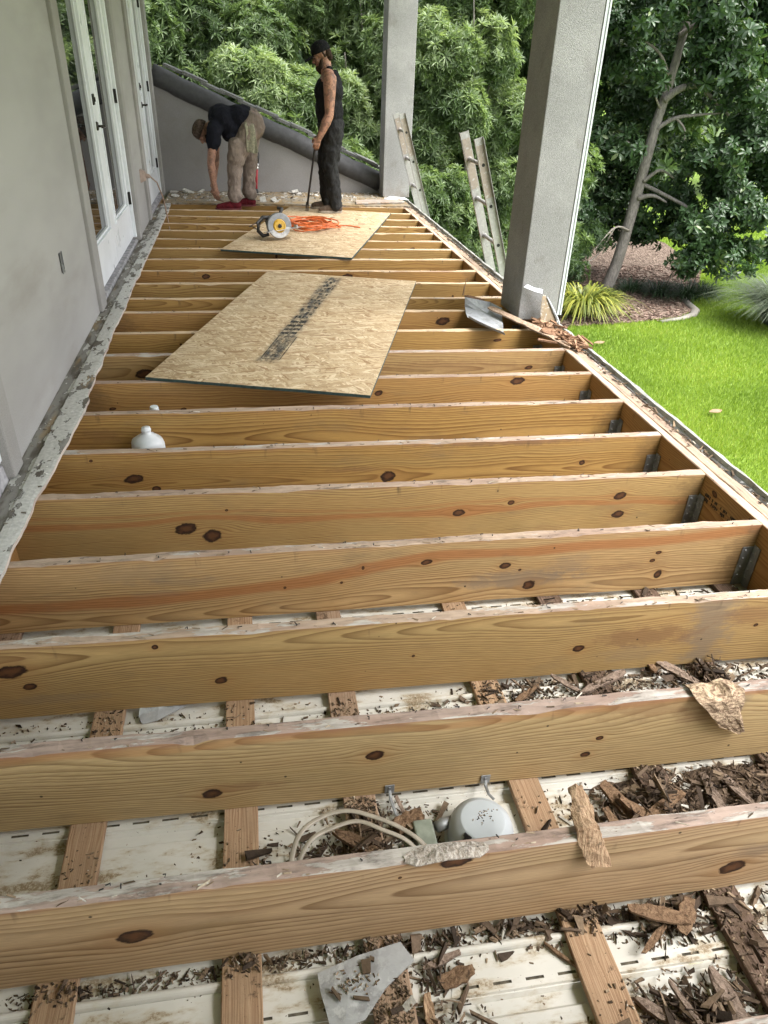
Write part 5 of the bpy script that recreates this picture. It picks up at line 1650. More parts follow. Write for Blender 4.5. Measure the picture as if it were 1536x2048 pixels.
def blob(name, caps, mat, parent, voxel=.008, smooth=6, folds=0):
    V, F = caps_mesh(caps)
    b = MB(); b.v = [tuple(v) for v in V]; b.f = F; b.m = [0] * len(F); b.a = [.5] * len(F)
    o = b.build(name, mat, parent, smooth=True)
    m = o.modifiers.new('merge', 'REMESH'); m.mode = 'VOXEL'; m.voxel_size = voxel; m.use_smooth_shade = True
    m = o.modifiers.new('relax', 'SMOOTH'); m.factor = .5; m.iterations = smooth
    if folds:
        d = o.modifiers.new('folds', 'DISPLACE'); d.texture = FOLD; d.strength = folds; d.mid_level = .5; d.texture_coords = 'GLOBAL'
    return o


I3 = Matrix.Identity(3)
def rot(ax, deg): return Matrix.Rotation(R(deg), 3, ax)


def hand(wrist, d, palm, thumb, curl=.5, s=1.0):
    """palm and five bent fingers: d along the hand, palm = direction the palm faces, thumb = side of the thumb"""
    w, d, palm, th = Vector(wrist), Vector(d).normalized(), Vector(palm).normalized(), Vector(thumb).normalized()
    out = [(w, w + d * .03 * s, .022 * s, .024 * s)]
    for k, off in enumerate((.028, .009, -.010, -.027)):
        out.append((w + d * .02 * s + th * off * .6 * s, w + d * (.088 - .006 * abs(k - 1.2)) * s + th * off * s, .014 * s, .0125 * s))
        kn = w + d * (.090 - .006 * abs(k - 1.2)) * s + th * off * s
        L = (.040, .045, .042, .033)[k] * s
        a = curl * 1.0
        p = kn
        for seg, (f, r_) in enumerate(((1, .0098), (.68, .0088), (.55, .0078))):
            ang = a * (.55 + seg * .75)
            q = p + (d * math.cos(ang) + palm * math.sin(ang)) * L * f
            out.append((p, q, r_ * s * 1.05, r_ * s)); p = q
    t0 = w + d * .022 * s + th * .022 * s
    t1 = t0 + (d * .55 + th * .75 + palm * .25).normalized() * .042 * s
    t2 = t1 + (d * .8 + th * .05 + palm * .55 * (curl + .3)).normalized() * .034 * s
    t3 = t2 + (d * .75 - th * .15 + palm * .7 * (curl + .2)).normalized() * .026 * s
    out += [(t0, t1, .0135 * s, .0115 * s), (t1, t2, .0112 * s, .0100 * s), (t2, t3, .0100 * s, .0082 * s)]
    return out


def head_caps(c, fwd, up, s=1.0):
    """skull, jaw, brow, nose, lips, chin and ears round the head centre"""
    f, u = Vector(fwd).normalized(), Vector(up).normalized()
    u = (u - f * u.dot(f)).normalized(); l = u.cross(f)
    def P(a, b_, h): return Vector(c) + f * a * s + l * b_ * s + u * h * s
    Mx = Matrix((f, l, u)).transposed()
    o = [(P(-.012, 0, .03), (.096 * s, .076 * s, .088 * s), Mx), (P(.012, 0, -.045), (.070 * s, .058 * s, .070 * s), Mx),
         (P(.058, 0, -.088), P(.052, 0, -.098), .026 * s, .024 * s), (P(.062, -.030, .012), P(.062, .030, .012), .020 * s, .020 * s),
         (P(.080, 0, .008), P(.102, 0, -.030), .009 * s, .0135 * s), (P(.094, -.012, -.033), P(.094, .012, -.033), .008 * s, .008 * s),
         (P(.080, -.018, -.060), P(.080, .018, -.060), .009 * s, .009 * s), (P(.082, -.014, -.070), P(.082, .014, -.070), .008 * s, .008 * s),
         (P(.060, -.042, -.022), P(.052, -.048, -.030), .018 * s, .018 * s), (P(.060, .042, -.022), P(.052, .048, -.030), .018 * s, .018 * s)]
    for e in (-1, 1):
        o.append((P(-.012, e * .076, -.002), (.019 * s, .009 * s, .031 * s), Mx))
    return o, P, Mx


# ---------------- standing worker: faces left (-X), looks down, pry bar in the left hand
man = thing('person', 'standing worker in black cap and tank top holding a pry bar upright', 'person', (1.97, 8.95, .026))
HZ = Vector((1.885, 8.955, 1.545))
hc, HP, HM = head_caps(HZ, (-.93, .06, -.36), (-.30, 0, .95))
SL, SRt = Vector((1.955, 8.775, 1.335)), Vector((1.965, 9.135, 1.34))
EL, ER = Vector((1.945, 8.735, 1.010)), Vector((1.965, 9.185, 1.02))
WL, WR = Vector((1.835, 8.715, .795)), Vector((1.885, 9.165, .79))
caps = list(hc)
caps += [((1.945, 8.955, 1.36), HP(-.028, 0, -.03), .064, .060), ((1.955, 8.90, 1.385), (1.95, 9.01, 1.385), .06, .06)]
caps += [((1.965, 8.955, 1.24), (.128, .172, .17), I3), ((1.965, 8.955, 1.05), (.118, .155, .19), I3), ((1.985, 8.955, .92), (.115, .165, .13), I3),
         ((1.95, 8.88, 1.375), SL, .062, .066), ((1.955, 9.03, 1.378), SRt, .062, .066)]
for S_, E_, W_ in ((SL, EL, WL), (SRt, ER, WR)):
    caps += [(S_, S_.lerp(E_, .45), .072, .063), (S_.lerp(E_, .4), E_, .063, .047), (E_, E_.lerp(W_, .35), .048, .052), (E_.lerp(W_, .3), W_, .052, .031)]
caps += hand(WL, (-.45, -.02, -.9), (.25, .95, -.1), (-.85, .1, .45), 1.25)
caps += hand(WR, (-.3, 0, -.95), (.1, -1, 0), (-.95, 0, .3), .5)
LEG = [((2.005, 8.885, .885), (1.965, 8.855, .505), (2.015, 8.815, .115)), ((1.975, 9.035, .885), (1.935, 9.06, .505), (1.955, 9.09, .115))]
for h, k, a in LEG:
    caps += [(h, k, .082, .056), (k, Vector(k).lerp(Vector(a), .35), .055, .055), (Vector(k).lerp(Vector(a), .3), a, .054, .038)]
blob('body', caps, M['skin'], man, .0075, 5)
# clothes
top = [((1.965, 8.955, 1.215), (.158, .195, .165), I3), ((1.967, 8.955, 1.05), (.155, .182, .20), I3), ((1.985, 8.955, .90), (.150, .188, .12), I3),
       ((1.93, 8.955, 1.20), (.115, .14, .16), I3), ((2.01, 8.955, 1.22), (.11, .15, .17), I3),
       ((1.985, 8.885, 1.31), (1.965, 8.890, 1.425), .042, .036), ((1.985, 9.025, 1.31), (1.965, 9.02, 1.43), .042, .036), ((2.03, 8.955, 1.30), (2.02, 8.955, 1.37), .085, .06)]
blob('tank_top', top, M['black_cloth'], man, .010, 5, .022)
legs = [((1.985, 8.955, .90), (.148, .188, .10), I3), ((1.985, 8.955, .83), (.152, .182, .10), I3)]
for h, k, a in LEG:
    h, k, a = Vector(h), Vector(k), Vector(a)
    legs += [(h, k, .120, .092), (k, a + Vector((.0, 0, .03)), .092, .078), (a + Vector((.0, 0, .05)), a + Vector((.004, 0, -.015)), .070, .074),
             (k + Vector((.02, -.06, .16)), k + Vector((.02, -.06, .03)), .045, .042)]
blob('trousers', legs, M['charcoal'], man, .011, 4, .040)
for (h, k, a), dirx in zip(LEG, (0, 0)):
    a = Vector(a); z0 = .026
    sh = [((a.x + .045, a.y, z0 + .045), (a.x - .01, a.y, z0 + .055), .042, .046), ((a.x - .02, a.y, z0 + .048), (a.x - .12, a.y - .006, z0 + .036), .044, .036), ((a.x - .12, a.y - .006, z0 + .036), (a.x - .165, a.y - .01, z0 + .032), .038, .030)]
    s_ = blob('shoe', sh, M['shoe_brown'], man, .007, 3)
    b = MB(); n_ = 24
    ring = [(a.x - .06 + .142 * math.cos(q), a.y - .004 + (.041 + .006 * math.cos(q + math.pi)) * math.sin(q)) for q in [2 * math.pi * i / n_ for i in range(n_)]]
    b.ring_loft([[(x, y, z) for x, y in ring] for z in (z0, z0 + .022)]); b.build('shoe_sole', M['sole'], s_)
# cap, hair, beard
b = MB()
rings = []
for h, r_ in ((.028, 1.0), (.06, .99), (.09, .90), (.115, .70), (.130, .42), (.136, .12)):
    rings.append([HP(-.010 + .104 * r_ * math.cos(q), .084 * r_ * math.sin(q), h) for q in [2 * math.pi * k / 28 for k in range(28)]])
b.ring_loft(rings); cap_ = b.build('baseball_cap', M['black_cloth'], man, smooth=True)
rows = []
for i in range(7):
    t_ = i / 6
    rows.append([HP(.080 + .100 * t_, (.072 - .022 * t_ * t_) * e, .036 - .020 * t_ - .018 * abs(e) ** 2) for e in (-1, -.66, -.33, 0, .33, .66, 1)])
b = MB(); b.grid(rows, tuple(HM @ Vector((0, 0, -.004)))); b.build('cap_brim', M['black_cloth'], cap_, smooth=True)
blob('hair', [(HP(-.065, -.03, .01), HP(-.075, -.025, -.045), .040, .032), (HP(-.065, .03, .01), HP(-.075, .025, -.045), .040, .032), (HP(-.085, 0, .01), HP(-.09, 0, -.05), .03, .026),
              (HP(-.02, -.074, .02), HP(-.035, -.074, -.018), .012, .012), (HP(-.02, .074, .02), HP(-.035, .074, -.018), .012, .012)], M['hair'], man, .006, 3)
blob('beard', [(HP(.066, 0, -.098), HP(.060, 0, -.135), .036, .026), (HP(.012, -.058, -.04), HP(.045, -.045, -.092), .016, .026), (HP(.012, .058, -.04), HP(.045, .045, -.092), .016, .026),
               (HP(.088, -.02, -.052), HP(.088, .02, -.052), .008, .008)], M['hair'], man, .005, 3)
for e in (-1, 1):
    b = MB(); b.lathe([(.002, -.008), (.009, -.004), (.010, 0), (.006, .007), (.001, .009)], HP(.073, e * .030, -.004), HM @ Vector((1, 0, 0)), 12); b.build('eye', M['eye'], man, smooth=True)
# pry bar
bar = thing('pry_bar', 'long dark pry bar held upright by the standing worker', 'pry bar', (1.70, 8.90, .026))
b = MB(); b.tube([(1.800, 8.742, .80), (1.797, 8.75, .76), (1.775, 8.785, .60), (1.735, 8.845, .32), (1.705, 8.892, .10)], [.010, .0125, .0115, .0115, .0125], 10); b.build('bar_shaft', M['iron'], bar, smooth=True)
b = MB()
for e in (-1, 1): b.obox((1.700 + .010 * e, 8.90, .062), (1, 0, 0), (0, 1, 0), (-.05, .1, -1), .006, .008, .038)
b.obox((1.704, 8.893, .105), (1, 0, 0), (0, 1, 0), (-.05, .1, -1), .017, .009, .016)
b.build('bar_claw', M['iron'], bar)

# ---------------- bent worker: folded at the hips, reaching for the floor with the left hand
man2 = thing('person', 'bent over worker in dark shirt, tan trousers and red shoes reaching down', 'person', (.98, 9.22, 0))
H2 = Vector((.590, 9.29, .775))
hc, HP2, HM2 = head_caps(H2, (-.42, .05, -.90), (-.88, 0, .42))
S2L, S2R = Vector((.715, 9.115, .800)), Vector((.705, 9.475, .800))
E2L, E2R = Vector((.655, 9.10, .490)), Vector((.70, 9.52, .52))
W2L, W2R = Vector((.668, 9.135, .235)), Vector((.66, 9.47, .26))
caps = list(hc)
caps += [((.735, 9.29, .870), HP2(-.03, 0, -.03), .066, .060)]
PEL = Vector((1.115, 9.30, .865))
caps += [(PEL, (.145, .165, .15), rot('Y', -20)), ((.985, 9.295, .925), (.165, .155, .125), rot('Y', -8)), ((.835, 9.295, .905), (.165, .172, .13), rot('Y', 22)),
         ((.75, 9.20, .86), S2L, .066, .066), ((.75, 9.39, .86), S2R, .066, .066)]
for S_, E_, W_ in ((S2L, E2L, W2L), (S2R, E2R, W2R)):
    caps += [(S_, S_.lerp(E_, .45), .064, .053), (S_.lerp(E_, .4), E_, .053, .043), (E_, E_.lerp(W_, .35), .044, .046), (E_.lerp(W_, .3), W_, .045, .029)]
caps += hand(W2L, (.12, .12, -.95), (.45, .85, .1), (-.85, .3, -.1), .75)
caps += hand(W2R, (.05, -.1, -.95), (.5, -.8, 0), (-.8, -.4, 0), .7)
LEG2 = [((1.105, 9.215, .845), (.915, 9.165, .465), (.885, 9.115, .105)), ((1.125, 9.385, .845), (1.085, 9.375, .465), (1.055, 9.355, .105))]
for h, k, a in LEG2:
    caps += [(h, k, .085, .057), (k, Vector(k).lerp(Vector(a), .35), .056, .056), (Vector(k).lerp(Vector(a), .3), a, .055, .039)]
blob('body', caps, M['skin_dark'], man2, .0075, 5)
sh = [((.985, 9.295, .930), (.185, .172, .135), rot('Y', -8)), ((.835, 9.295, .910), (.185, .190, .143), rot('Y', 22)), ((.90, 9.295, .84), (.16, .165, .115), rot('Y', 6)), ((.885, 9.28, .765), (.095, .14, .075), rot('Y', 0)),
      ((1.06, 9.30, .93), (.12, .165, .11), rot('Y', 10)), ((.75, 9.20, .865), S2L, .080, .084), ((.75, 9.39, .865), S2R, .080, .084),
      (S2L, S2L.lerp(E2L, .36), .084, .074), (S2R, S2R.lerp(E2R, .36), .084, .074), (S2L.lerp(E2L, .25) + Vector((.02, 0, 0)), S2L.lerp(E2L, .46), .072, .064), (S2R.lerp(E2R, .25), S2R.lerp(E2R, .46), .072, .064)]
blob('shirt', sh, M['navy_cloth'], man2, .010, 4, .028)
tr = [(PEL, (.155, .185, .165), rot('Y', -30)), ((1.165, 9.225, .865), (.10, .095, .12), I3), ((1.165, 9.38, .865), (.10, .095, .12), I3)]
for h, k, a in LEG2:
    h, k, a = Vector(h), Vector(k), Vector(a)
    tr += [(h, h.lerp(k, .5), .118, .098), (h.lerp(k, .45), k, .098, .084), (k, a + Vector((0, 0, .05)), .084, .070), (a + Vector((0, 0, .07)), a + Vector((.010, 0, .035)), .076, .078)]
    tr += [(k + Vector((.03, -.02, .20)), k + Vector((.0, -.02, .06)), .082, .085)]
blob('trousers', tr, M['khaki'], man2, .010, 4, .042)
for (h, k, a), m_ in zip(LEG2, ('shoe_red', 'shoe_red')):
    a = Vector(a); z0 = .003
    s2 = [((a.x + .035, a.y, z0 + .045), (a.x - .02, a.y, z0 + .055), .043, .046), ((a.x - .03, a.y, z0 + .048), (a.x - .13, a.y - .006, z0 + .036), .045, .037), ((a.x - .13, a.y - .006, z0 + .036), (a.x - .185, a.y - .01, z0 + .030), .038, .029)]
    s_ = blob('shoe', s2, M[m_], man2, .007, 3)
    b = MB(); n_ = 24
    ring = [(a.x - .075 + .150 * math.cos(q), a.y - .004 + .042 * math.sin(q)) for q in [2 * math.pi * i / n_ for i in range(n_)]]
    b.ring_loft([[(x, y, z) for x, y in ring] for z in (z0, z0 + .018)]); b.build('shoe_sole', plain('dark_red_sole', (.12, .02, .022), .7), s_)
b = MB(); rings = []
for h, r_ in ((.012, 1.0), (.05, .99), (.085, .88), (.11, .66), (.122, .3), (.125, .05)):
    rings.append([HP2(-.014 + .106 * r_ * math.cos(q), .086 * r_ * math.sin(q), h) for q in [2 * math.pi * k / 28 for k in range(28)]])
b.ring_loft(rings); cp = b.build('knit_cap', M['camo'], man2, smooth=True)
blob('beard', [(HP2(.066, 0, -.098), HP2(.060, 0, -.125), .034, .026), (HP2(.012, -.058, -.04), HP2(.045, -.045, -.09), .016, .024), (HP2(.012, .058, -.04), HP2(.045, .045, -.09), .016, .024)], M['hair'], man2, .006, 3)
for e in (-1, 1):
    b = MB(); b.lathe([(.002, -.008), (.009, -.004), (.010, 0), (.006, .007), (.001, .009)], HP2(.073, e * .030, -.004), HM2 @ Vector((1, 0, 0)), 12); b.build('eye', M['eye'], man2, smooth=True)
# rag hanging from his hip pocket, a chip of mortar in his hand
rr = np.random.RandomState(5); rows = []
for s in range(9):
    t_ = s / 8; z = .895 - .30 * t_
    rows.append([(1.05 + .115 * k / 5 + .012 * t_ + .006 * math.sin(k * 1.9 + s * .6) - (.0 if t_ > .2 else .01), 9.098 - .012 * math.sin(k * 2.1 + s * .4) - .004 * t_ + (0.030 if t_ < .12 else 0), z + .012 * math.sin(k * 1.3)) for k in range(6)])
b = MB(); b.grid(rows, (.001, .004, 0))
tag(b.build('rag', M['rag'], loc=(1.1, 9.1, .75), subsurf=1, smooth=True), 'pale green printed rag hanging from the bent worker\'s hip pocket', 'rag')
b = MB(); b.val = .3; b.chip((.715, 9.19, .085), .09, .05, .012, .4, .2, .3, rnd)
tag(b.build('board_chip', M['brown_scrap'], loc=(.715, 9.19, .085)), 'dark chip of board gripped in the bent worker\'s hand', 'chip')
# ------------------------------------------------------------------ plants
def whorl_template(n, L, wid, lift=(15, 60), droop=.25, rows=1, seed=0):
    """a rosette of n leaves round +Z; rows = 1 gives folded diamonds, 2 gives longer curved leaves"""
    rr = np.random.RandomState(seed); V, F, LI = [], [], []
    for i in range(n):
        a = 2 * math.pi * i / n * 1.0 + rr.uniform(-.3, .3)
        e = R(rr.uniform(*lift)); l = L * rr.uniform(.75, 1.15); w_ = wid * rr.uniform(.8, 1.2)
        out = np.array([math.cos(a), math.sin(a), 0]); side = np.array([-math.sin(a), math.cos(a), 0])
        def P(t, s):
            p = out * (l * t * math.cos(e)) + np.array([0, 0, 1]) * (l * t * math.sin(e) - droop * l * t * t)
            return p + side * (s * w_ / 2) + np.array([0, 0, abs(s) * w_ * .22])
        o = len(V)
        if rows == 1:
            V += [P(.04, 0), P(.52, -1), P(.55, 1), P(1, 0)]
            F += [(o, o + 1, o + 3), (o, o + 3, o + 2)]; LI += [i, i]
        else:
            V += [P(.03, 0), P(.38, -.85), P(.40, 0), P(.38, .85), P(.70, -.95), P(.74, 0), P(.70, .95), P(1, 0)]
            F += [(o, o + 1, o + 2), (o, o + 2, o + 3), (o + 1, o + 4, o + 5), (o + 1, o + 5, o + 2), (o + 2, o + 5, o + 6), (o + 2, o + 6, o + 3), (o + 4, o + 7, o + 5), (o + 5, o + 7, o + 6)]
            LI += [i] * 8
    return np.array(V), np.array(F), np.array(LI)


def frames(D, rr):
    """random rotations that take +Z to the directions D"""
    D = D / np.linalg.norm(D, axis=1, keepdims=True)
    a = rr.randn(len(D), 3); X = np.cross(a, D); X /= np.linalg.norm(X, axis=1, keepdims=True)
    Y = np.cross(D, X)
    return np.stack([X, Y, D], axis=2)


def scatter(temp, P, D, S, val, rr, jitter=.16):
    TV, TF, LI = temp
    M_ = frames(D, rr)
    V = np.einsum('nij,vj->nvi', M_, TV) * S[:, None, None] + P[:, None, :]
    F = TF[None] + (np.arange(len(P)) * len(TV))[:, None, None]
    nl = LI.max() + 1
    lv = val[:, None] + rr.randn(len(P), nl) * jitter
    vals = np.clip(lv[:, LI], 0, 1)
    return V.reshape(-1, 3), F.reshape(-1, 3), vals.ravel()


def clump_points(blobs, n, rr, shell=.30, up=.45, clumps=14):
    """whorl places: each blob is broken up into smaller lumps so the outline is uneven and gaps stay open"""
    P, D, Vv = [], [], []
    vol = np.array([b[3] * b[4] * b[5] for b in blobs]) ** .75; vol /= vol.sum()
    for b_, sh in zip(blobs, vol):
        c = np.array(b_[:3]); r = np.array(b_[3:6]); m = int(n * sh)
        k = max(5, int(clumps))
        q = rr.randn(k, 3); q /= np.linalg.norm(q, axis=1, keepdims=True)
        cc = c + q * r * (rr.rand(k, 1) ** .5 * .80)
        cr = r.mean() * rr.uniform(.28, .50, k)
        tone = rr.randn(k) * .13
        w_ = rr.randint(0, k, m)
        d = rr.randn(m, 3); d /= np.linalg.norm(d, axis=1, keepdims=True)
        rad = shell + (1 - shell) * rr.rand(m, 1) ** .6
        p = cc[w_] + d * cr[w_][:, None] * rad * (r / r.mean())
        P.append(p); D.append(d * .9 + np.array([0, 0, up]) + rr.randn(m, 3) * .25)
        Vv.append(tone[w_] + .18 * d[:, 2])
    return np.concatenate(P), np.concatenate(D), np.concatenate(Vv)


T_NARROW = whorl_template(14, .165, .022, (5, 62), .30, 1, 1)
T_NARROW2 = whorl_template(11, .17, .030, (0, 70), .35, 1, 2)
T_BROAD = whorl_template(9, .25, .105, (0, 55), .30, 2, 3)
T_FLAT = whorl_template(9, .26, .10, (0, 60), .3, 1, 7)
T_MAGF = whorl_template(10, .215, .075, (-8, 62), .32, 1, 8)
T_MAG = whorl_template(10, .215, .064, (-8, 62), .32, 2, 4)


def limb(pts, r0, r1, mat, parent, name='limb', seg=9):
    P = [Vector(p) for p in pts]; out, rs = [], []
    for i in range(len(P) - 1):
        p0, p1, p2, p3 = P[max(i - 1, 0)], P[i], P[i + 1], P[min(i + 2, len(P) - 1)]
        for k in range(6):
            t_ = k / 6
            out.append(.5 * ((2 * p1) + (p2 - p0) * t_ + (2 * p0 - 5 * p1 + 4 * p2 - p3) * t_ * t_ + (3 * p1 - p0 - 3 * p2 + p3) * t_ ** 3))
    out.append(P[-1]); n_ = len(out)
    rs = [r0 + (r1 - r0) * (k / (n_ - 1)) * (1 + .06 * math.sin(k * 2.3)) for k in range(n_)]
    b = MB(); b.tube(out, rs, seg)
    return b.build(name, mat, parent, smooth=True)


def tree(name, label, cat, base, blobs, n, temp, mat, tone, size=1.0, group=None, seed=0, trunk=True, r0=.09, nlimb=7, up=.45, clumps=14):
    rr = np.random.RandomState(seed); rd = random.Random(seed)
    o = thing(name, label, cat, (base[0], base[1], GZ), group)
    P, D, tv = clump_points(blobs, int(n * (1.9 if temp is T_NARROW else 1.3)), rr, up=up, clumps=clumps)
    keep = P[:, 2] > GZ + .05
    P, D, tv = P[keep], D[keep], tv[keep]
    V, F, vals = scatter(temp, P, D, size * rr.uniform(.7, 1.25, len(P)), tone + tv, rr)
    cr = np_mesh('crown', V, F, mat, o, vals)
    cr['kind'] = 'stuff'
    if trunk:
        c = np.array([b_[:3] for b_ in blobs]); top = c[c[:, 2].argmax()]
        mid = (base[0] * .5 + top[0] * .5 + rd.uniform(-.15, .15), base[1] * .5 + top[1] * .5, (GZ + top[2]) / 2)
        limb([(base[0], base[1], GZ - .05), mid, tuple(top)], r0, r0 * .35, M['bark'], o, 'trunk')
        for k in range(nlimb):
            b_ = blobs[k % len(blobs)]; t_ = rd.uniform(.25, .8)
            s = Vector((base[0], base[1], GZ)).lerp(Vector(top), t_); s = Vector((base[0] + (top[0] - base[0]) * t_, base[1] + (top[1] - base[1]) * t_, GZ + (top[2] - GZ) * t_))
            e = Vector(b_[:3]) + Vector([rd.uniform(-.7, .7) * q for q in b_[3:6]])
            limb([s, s.lerp(e, .5) + Vector((rd.uniform(-.15, .15), rd.uniform(-.15, .15), rd.uniform(-.1, .2))), e], r0 * .38, r0 * .1, M['bark'], o, seg=6)
    return o


G1 = 'whorled evergreens behind the deck'
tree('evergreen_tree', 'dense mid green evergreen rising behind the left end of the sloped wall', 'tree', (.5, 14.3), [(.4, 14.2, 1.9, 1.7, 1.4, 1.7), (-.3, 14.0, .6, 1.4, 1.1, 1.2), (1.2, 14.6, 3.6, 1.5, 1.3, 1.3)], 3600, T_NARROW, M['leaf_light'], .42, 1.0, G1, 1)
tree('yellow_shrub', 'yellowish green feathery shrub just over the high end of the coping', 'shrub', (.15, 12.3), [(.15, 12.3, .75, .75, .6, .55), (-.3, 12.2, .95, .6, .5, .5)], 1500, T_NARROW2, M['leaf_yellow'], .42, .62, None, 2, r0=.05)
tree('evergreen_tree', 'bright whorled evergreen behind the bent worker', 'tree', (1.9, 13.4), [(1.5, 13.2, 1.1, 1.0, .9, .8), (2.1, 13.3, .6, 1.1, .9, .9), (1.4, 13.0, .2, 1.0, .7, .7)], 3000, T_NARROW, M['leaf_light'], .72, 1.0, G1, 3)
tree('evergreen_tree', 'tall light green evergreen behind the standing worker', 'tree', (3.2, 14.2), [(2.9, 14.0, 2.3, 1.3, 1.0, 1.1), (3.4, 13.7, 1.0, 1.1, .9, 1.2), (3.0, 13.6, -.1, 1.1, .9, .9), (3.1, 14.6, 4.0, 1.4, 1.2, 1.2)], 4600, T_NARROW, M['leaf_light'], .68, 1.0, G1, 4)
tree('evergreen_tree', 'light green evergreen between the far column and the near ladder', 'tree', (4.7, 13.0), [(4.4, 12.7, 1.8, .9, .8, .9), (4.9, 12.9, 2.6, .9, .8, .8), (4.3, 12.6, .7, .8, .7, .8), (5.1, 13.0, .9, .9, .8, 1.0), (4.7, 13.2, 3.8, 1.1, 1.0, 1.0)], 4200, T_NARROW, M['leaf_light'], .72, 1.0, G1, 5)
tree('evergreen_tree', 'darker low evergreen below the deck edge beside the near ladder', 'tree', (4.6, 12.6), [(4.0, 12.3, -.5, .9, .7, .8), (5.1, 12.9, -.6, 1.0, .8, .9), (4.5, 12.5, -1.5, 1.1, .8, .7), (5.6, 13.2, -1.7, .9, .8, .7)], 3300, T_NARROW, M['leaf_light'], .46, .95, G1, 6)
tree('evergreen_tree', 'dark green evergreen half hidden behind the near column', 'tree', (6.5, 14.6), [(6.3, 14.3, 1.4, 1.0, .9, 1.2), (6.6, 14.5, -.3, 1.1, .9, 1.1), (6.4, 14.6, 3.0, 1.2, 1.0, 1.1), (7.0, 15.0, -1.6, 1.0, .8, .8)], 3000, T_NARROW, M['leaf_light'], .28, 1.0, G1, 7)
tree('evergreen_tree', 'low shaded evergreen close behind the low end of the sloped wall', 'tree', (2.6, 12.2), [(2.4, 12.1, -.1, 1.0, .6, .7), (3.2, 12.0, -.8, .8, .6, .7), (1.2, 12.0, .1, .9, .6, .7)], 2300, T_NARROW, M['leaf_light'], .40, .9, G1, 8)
G2 = 'dark trees standing behind the evergreens'
for k, (x, y, h, lab) in enumerate(((-3.2, 17.5, 3.2, 'dark leafy tree at the far left beyond the house corner'), (.6, 18.0, 3.4, 'dark leafy tree high behind the bent worker'), (4.0, 18.6, 3.2, 'dark leafy tree behind the far column'),
                                    (7.4, 19.2, 3.0, 'dark leafy tree behind the near column'), (-7.5, 19.0, 3.2, 'dark leafy tree hidden behind the house'))):
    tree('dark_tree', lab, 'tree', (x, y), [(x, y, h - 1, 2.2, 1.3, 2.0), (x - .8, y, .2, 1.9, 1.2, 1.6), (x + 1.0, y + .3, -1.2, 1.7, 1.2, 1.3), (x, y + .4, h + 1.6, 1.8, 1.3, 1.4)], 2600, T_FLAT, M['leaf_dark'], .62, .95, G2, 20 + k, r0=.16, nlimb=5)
G3 = 'trees beyond the lawn'
for k, (x, y, lab) in enumerate(((12.0, 30, 'broad dark tree beyond the lawn behind the grey trunk'), (18.5, 31, 'broad dark tree beyond the lawn at the right edge'), (25, 33, 'dark tree past the right edge of the lawn'), (6.0, 29, 'dark tree beyond the lawn behind the near column'), (-1, 29, 'dark tree far behind the sloped wall'), (32, 34, 'outermost dark tree past the lawn'))):
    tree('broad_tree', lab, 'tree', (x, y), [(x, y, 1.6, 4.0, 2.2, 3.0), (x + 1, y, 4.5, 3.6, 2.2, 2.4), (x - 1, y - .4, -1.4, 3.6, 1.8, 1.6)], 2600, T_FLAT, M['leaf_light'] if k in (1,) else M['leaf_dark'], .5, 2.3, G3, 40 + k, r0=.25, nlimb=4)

# ---- magnolia with its bare leaning trunk; the leaf whorls that show largest are parts of their own
mg = thing('magnolia_tree', 'large glossy leaved magnolia with leaning grey trunk in the mulch bed', 'tree', (9.6, 16.6, GZ))
limb([(9.52, 16.62, GZ - .08), (9.60, 16.6, -2.7), (9.70, 16.6, -2.2), (9.80, 16.6, -1.27), (9.89, 16.6, -.22), (9.97, 16.6, .67), (10.05, 16.6, 1.14), (10.14, 16.6, 2.05), (10.26, 16.65, 3.1), (10.4, 16.7, 4.6)], .155, .06, M['bark'], mg, 'trunk', 14)
for pts, r0, r1 in (([(10.0, 16.55, 1.05), (10.25, 16.4, 1.28), (10.6, 16.3, 1.33), (10.98, 16.25, 1.10), (11.40, 16.2, .80)], .085, .03),
                    ([(9.96, 16.55, .50), (10.25, 16.4, .72), (10.7, 16.3, .80), (11.25, 16.2, .86)], .055, .016), ([(10.3, 16.4, .72), (10.5, 16.3, .5), (10.55, 16.3, .12)], .028, .012),
                    ([(9.88, 16.5, -.55), (10.15, 16.35, -.30), (10.5, 16.3, -.45)], .05, .014), ([(9.84, 16.5, -.9), (10.1, 16.35, -.82), (10.45, 16.3, -.95)], .06, .02),
                    ([(10.03, 16.55, 2.2), (10.35, 16.35, 2.42), (10.6, 16.2, 2.2), (10.75, 16.1, 1.9)], .06, .016), ([(9.95, 16.55, .9), (9.7, 16.4, 1.15), (9.5, 16.3, 1.7)], .028, .010),
                    ([(10.02, 16.6, 1.5), (9.7, 16.6, 1.9), (9.2, 16.8, 2.2)], .04, .014), ([(9.78, 16.5, -1.6), (9.3, 16.3, -1.5), (8.8, 16.1, -1.95)], .03, .010), ([(9.3, 16.3, -1.5), (9.0, 16.3, -2.1), (8.6, 16.2, -2.3)], .02, .008),
                    ([(9.9, 16.6, -.1), (9.2, 17.2, .4), (8.7, 17.4, .5)], .05, .016), ([(9.9, 16.6, -.6), (10.8, 16.0, -1.0), (11.3, 15.4, -1.4)], .05, .016)):
    limb(pts, r0, r1, M['bark'] if r0 > .045 else M['twig'], mg)
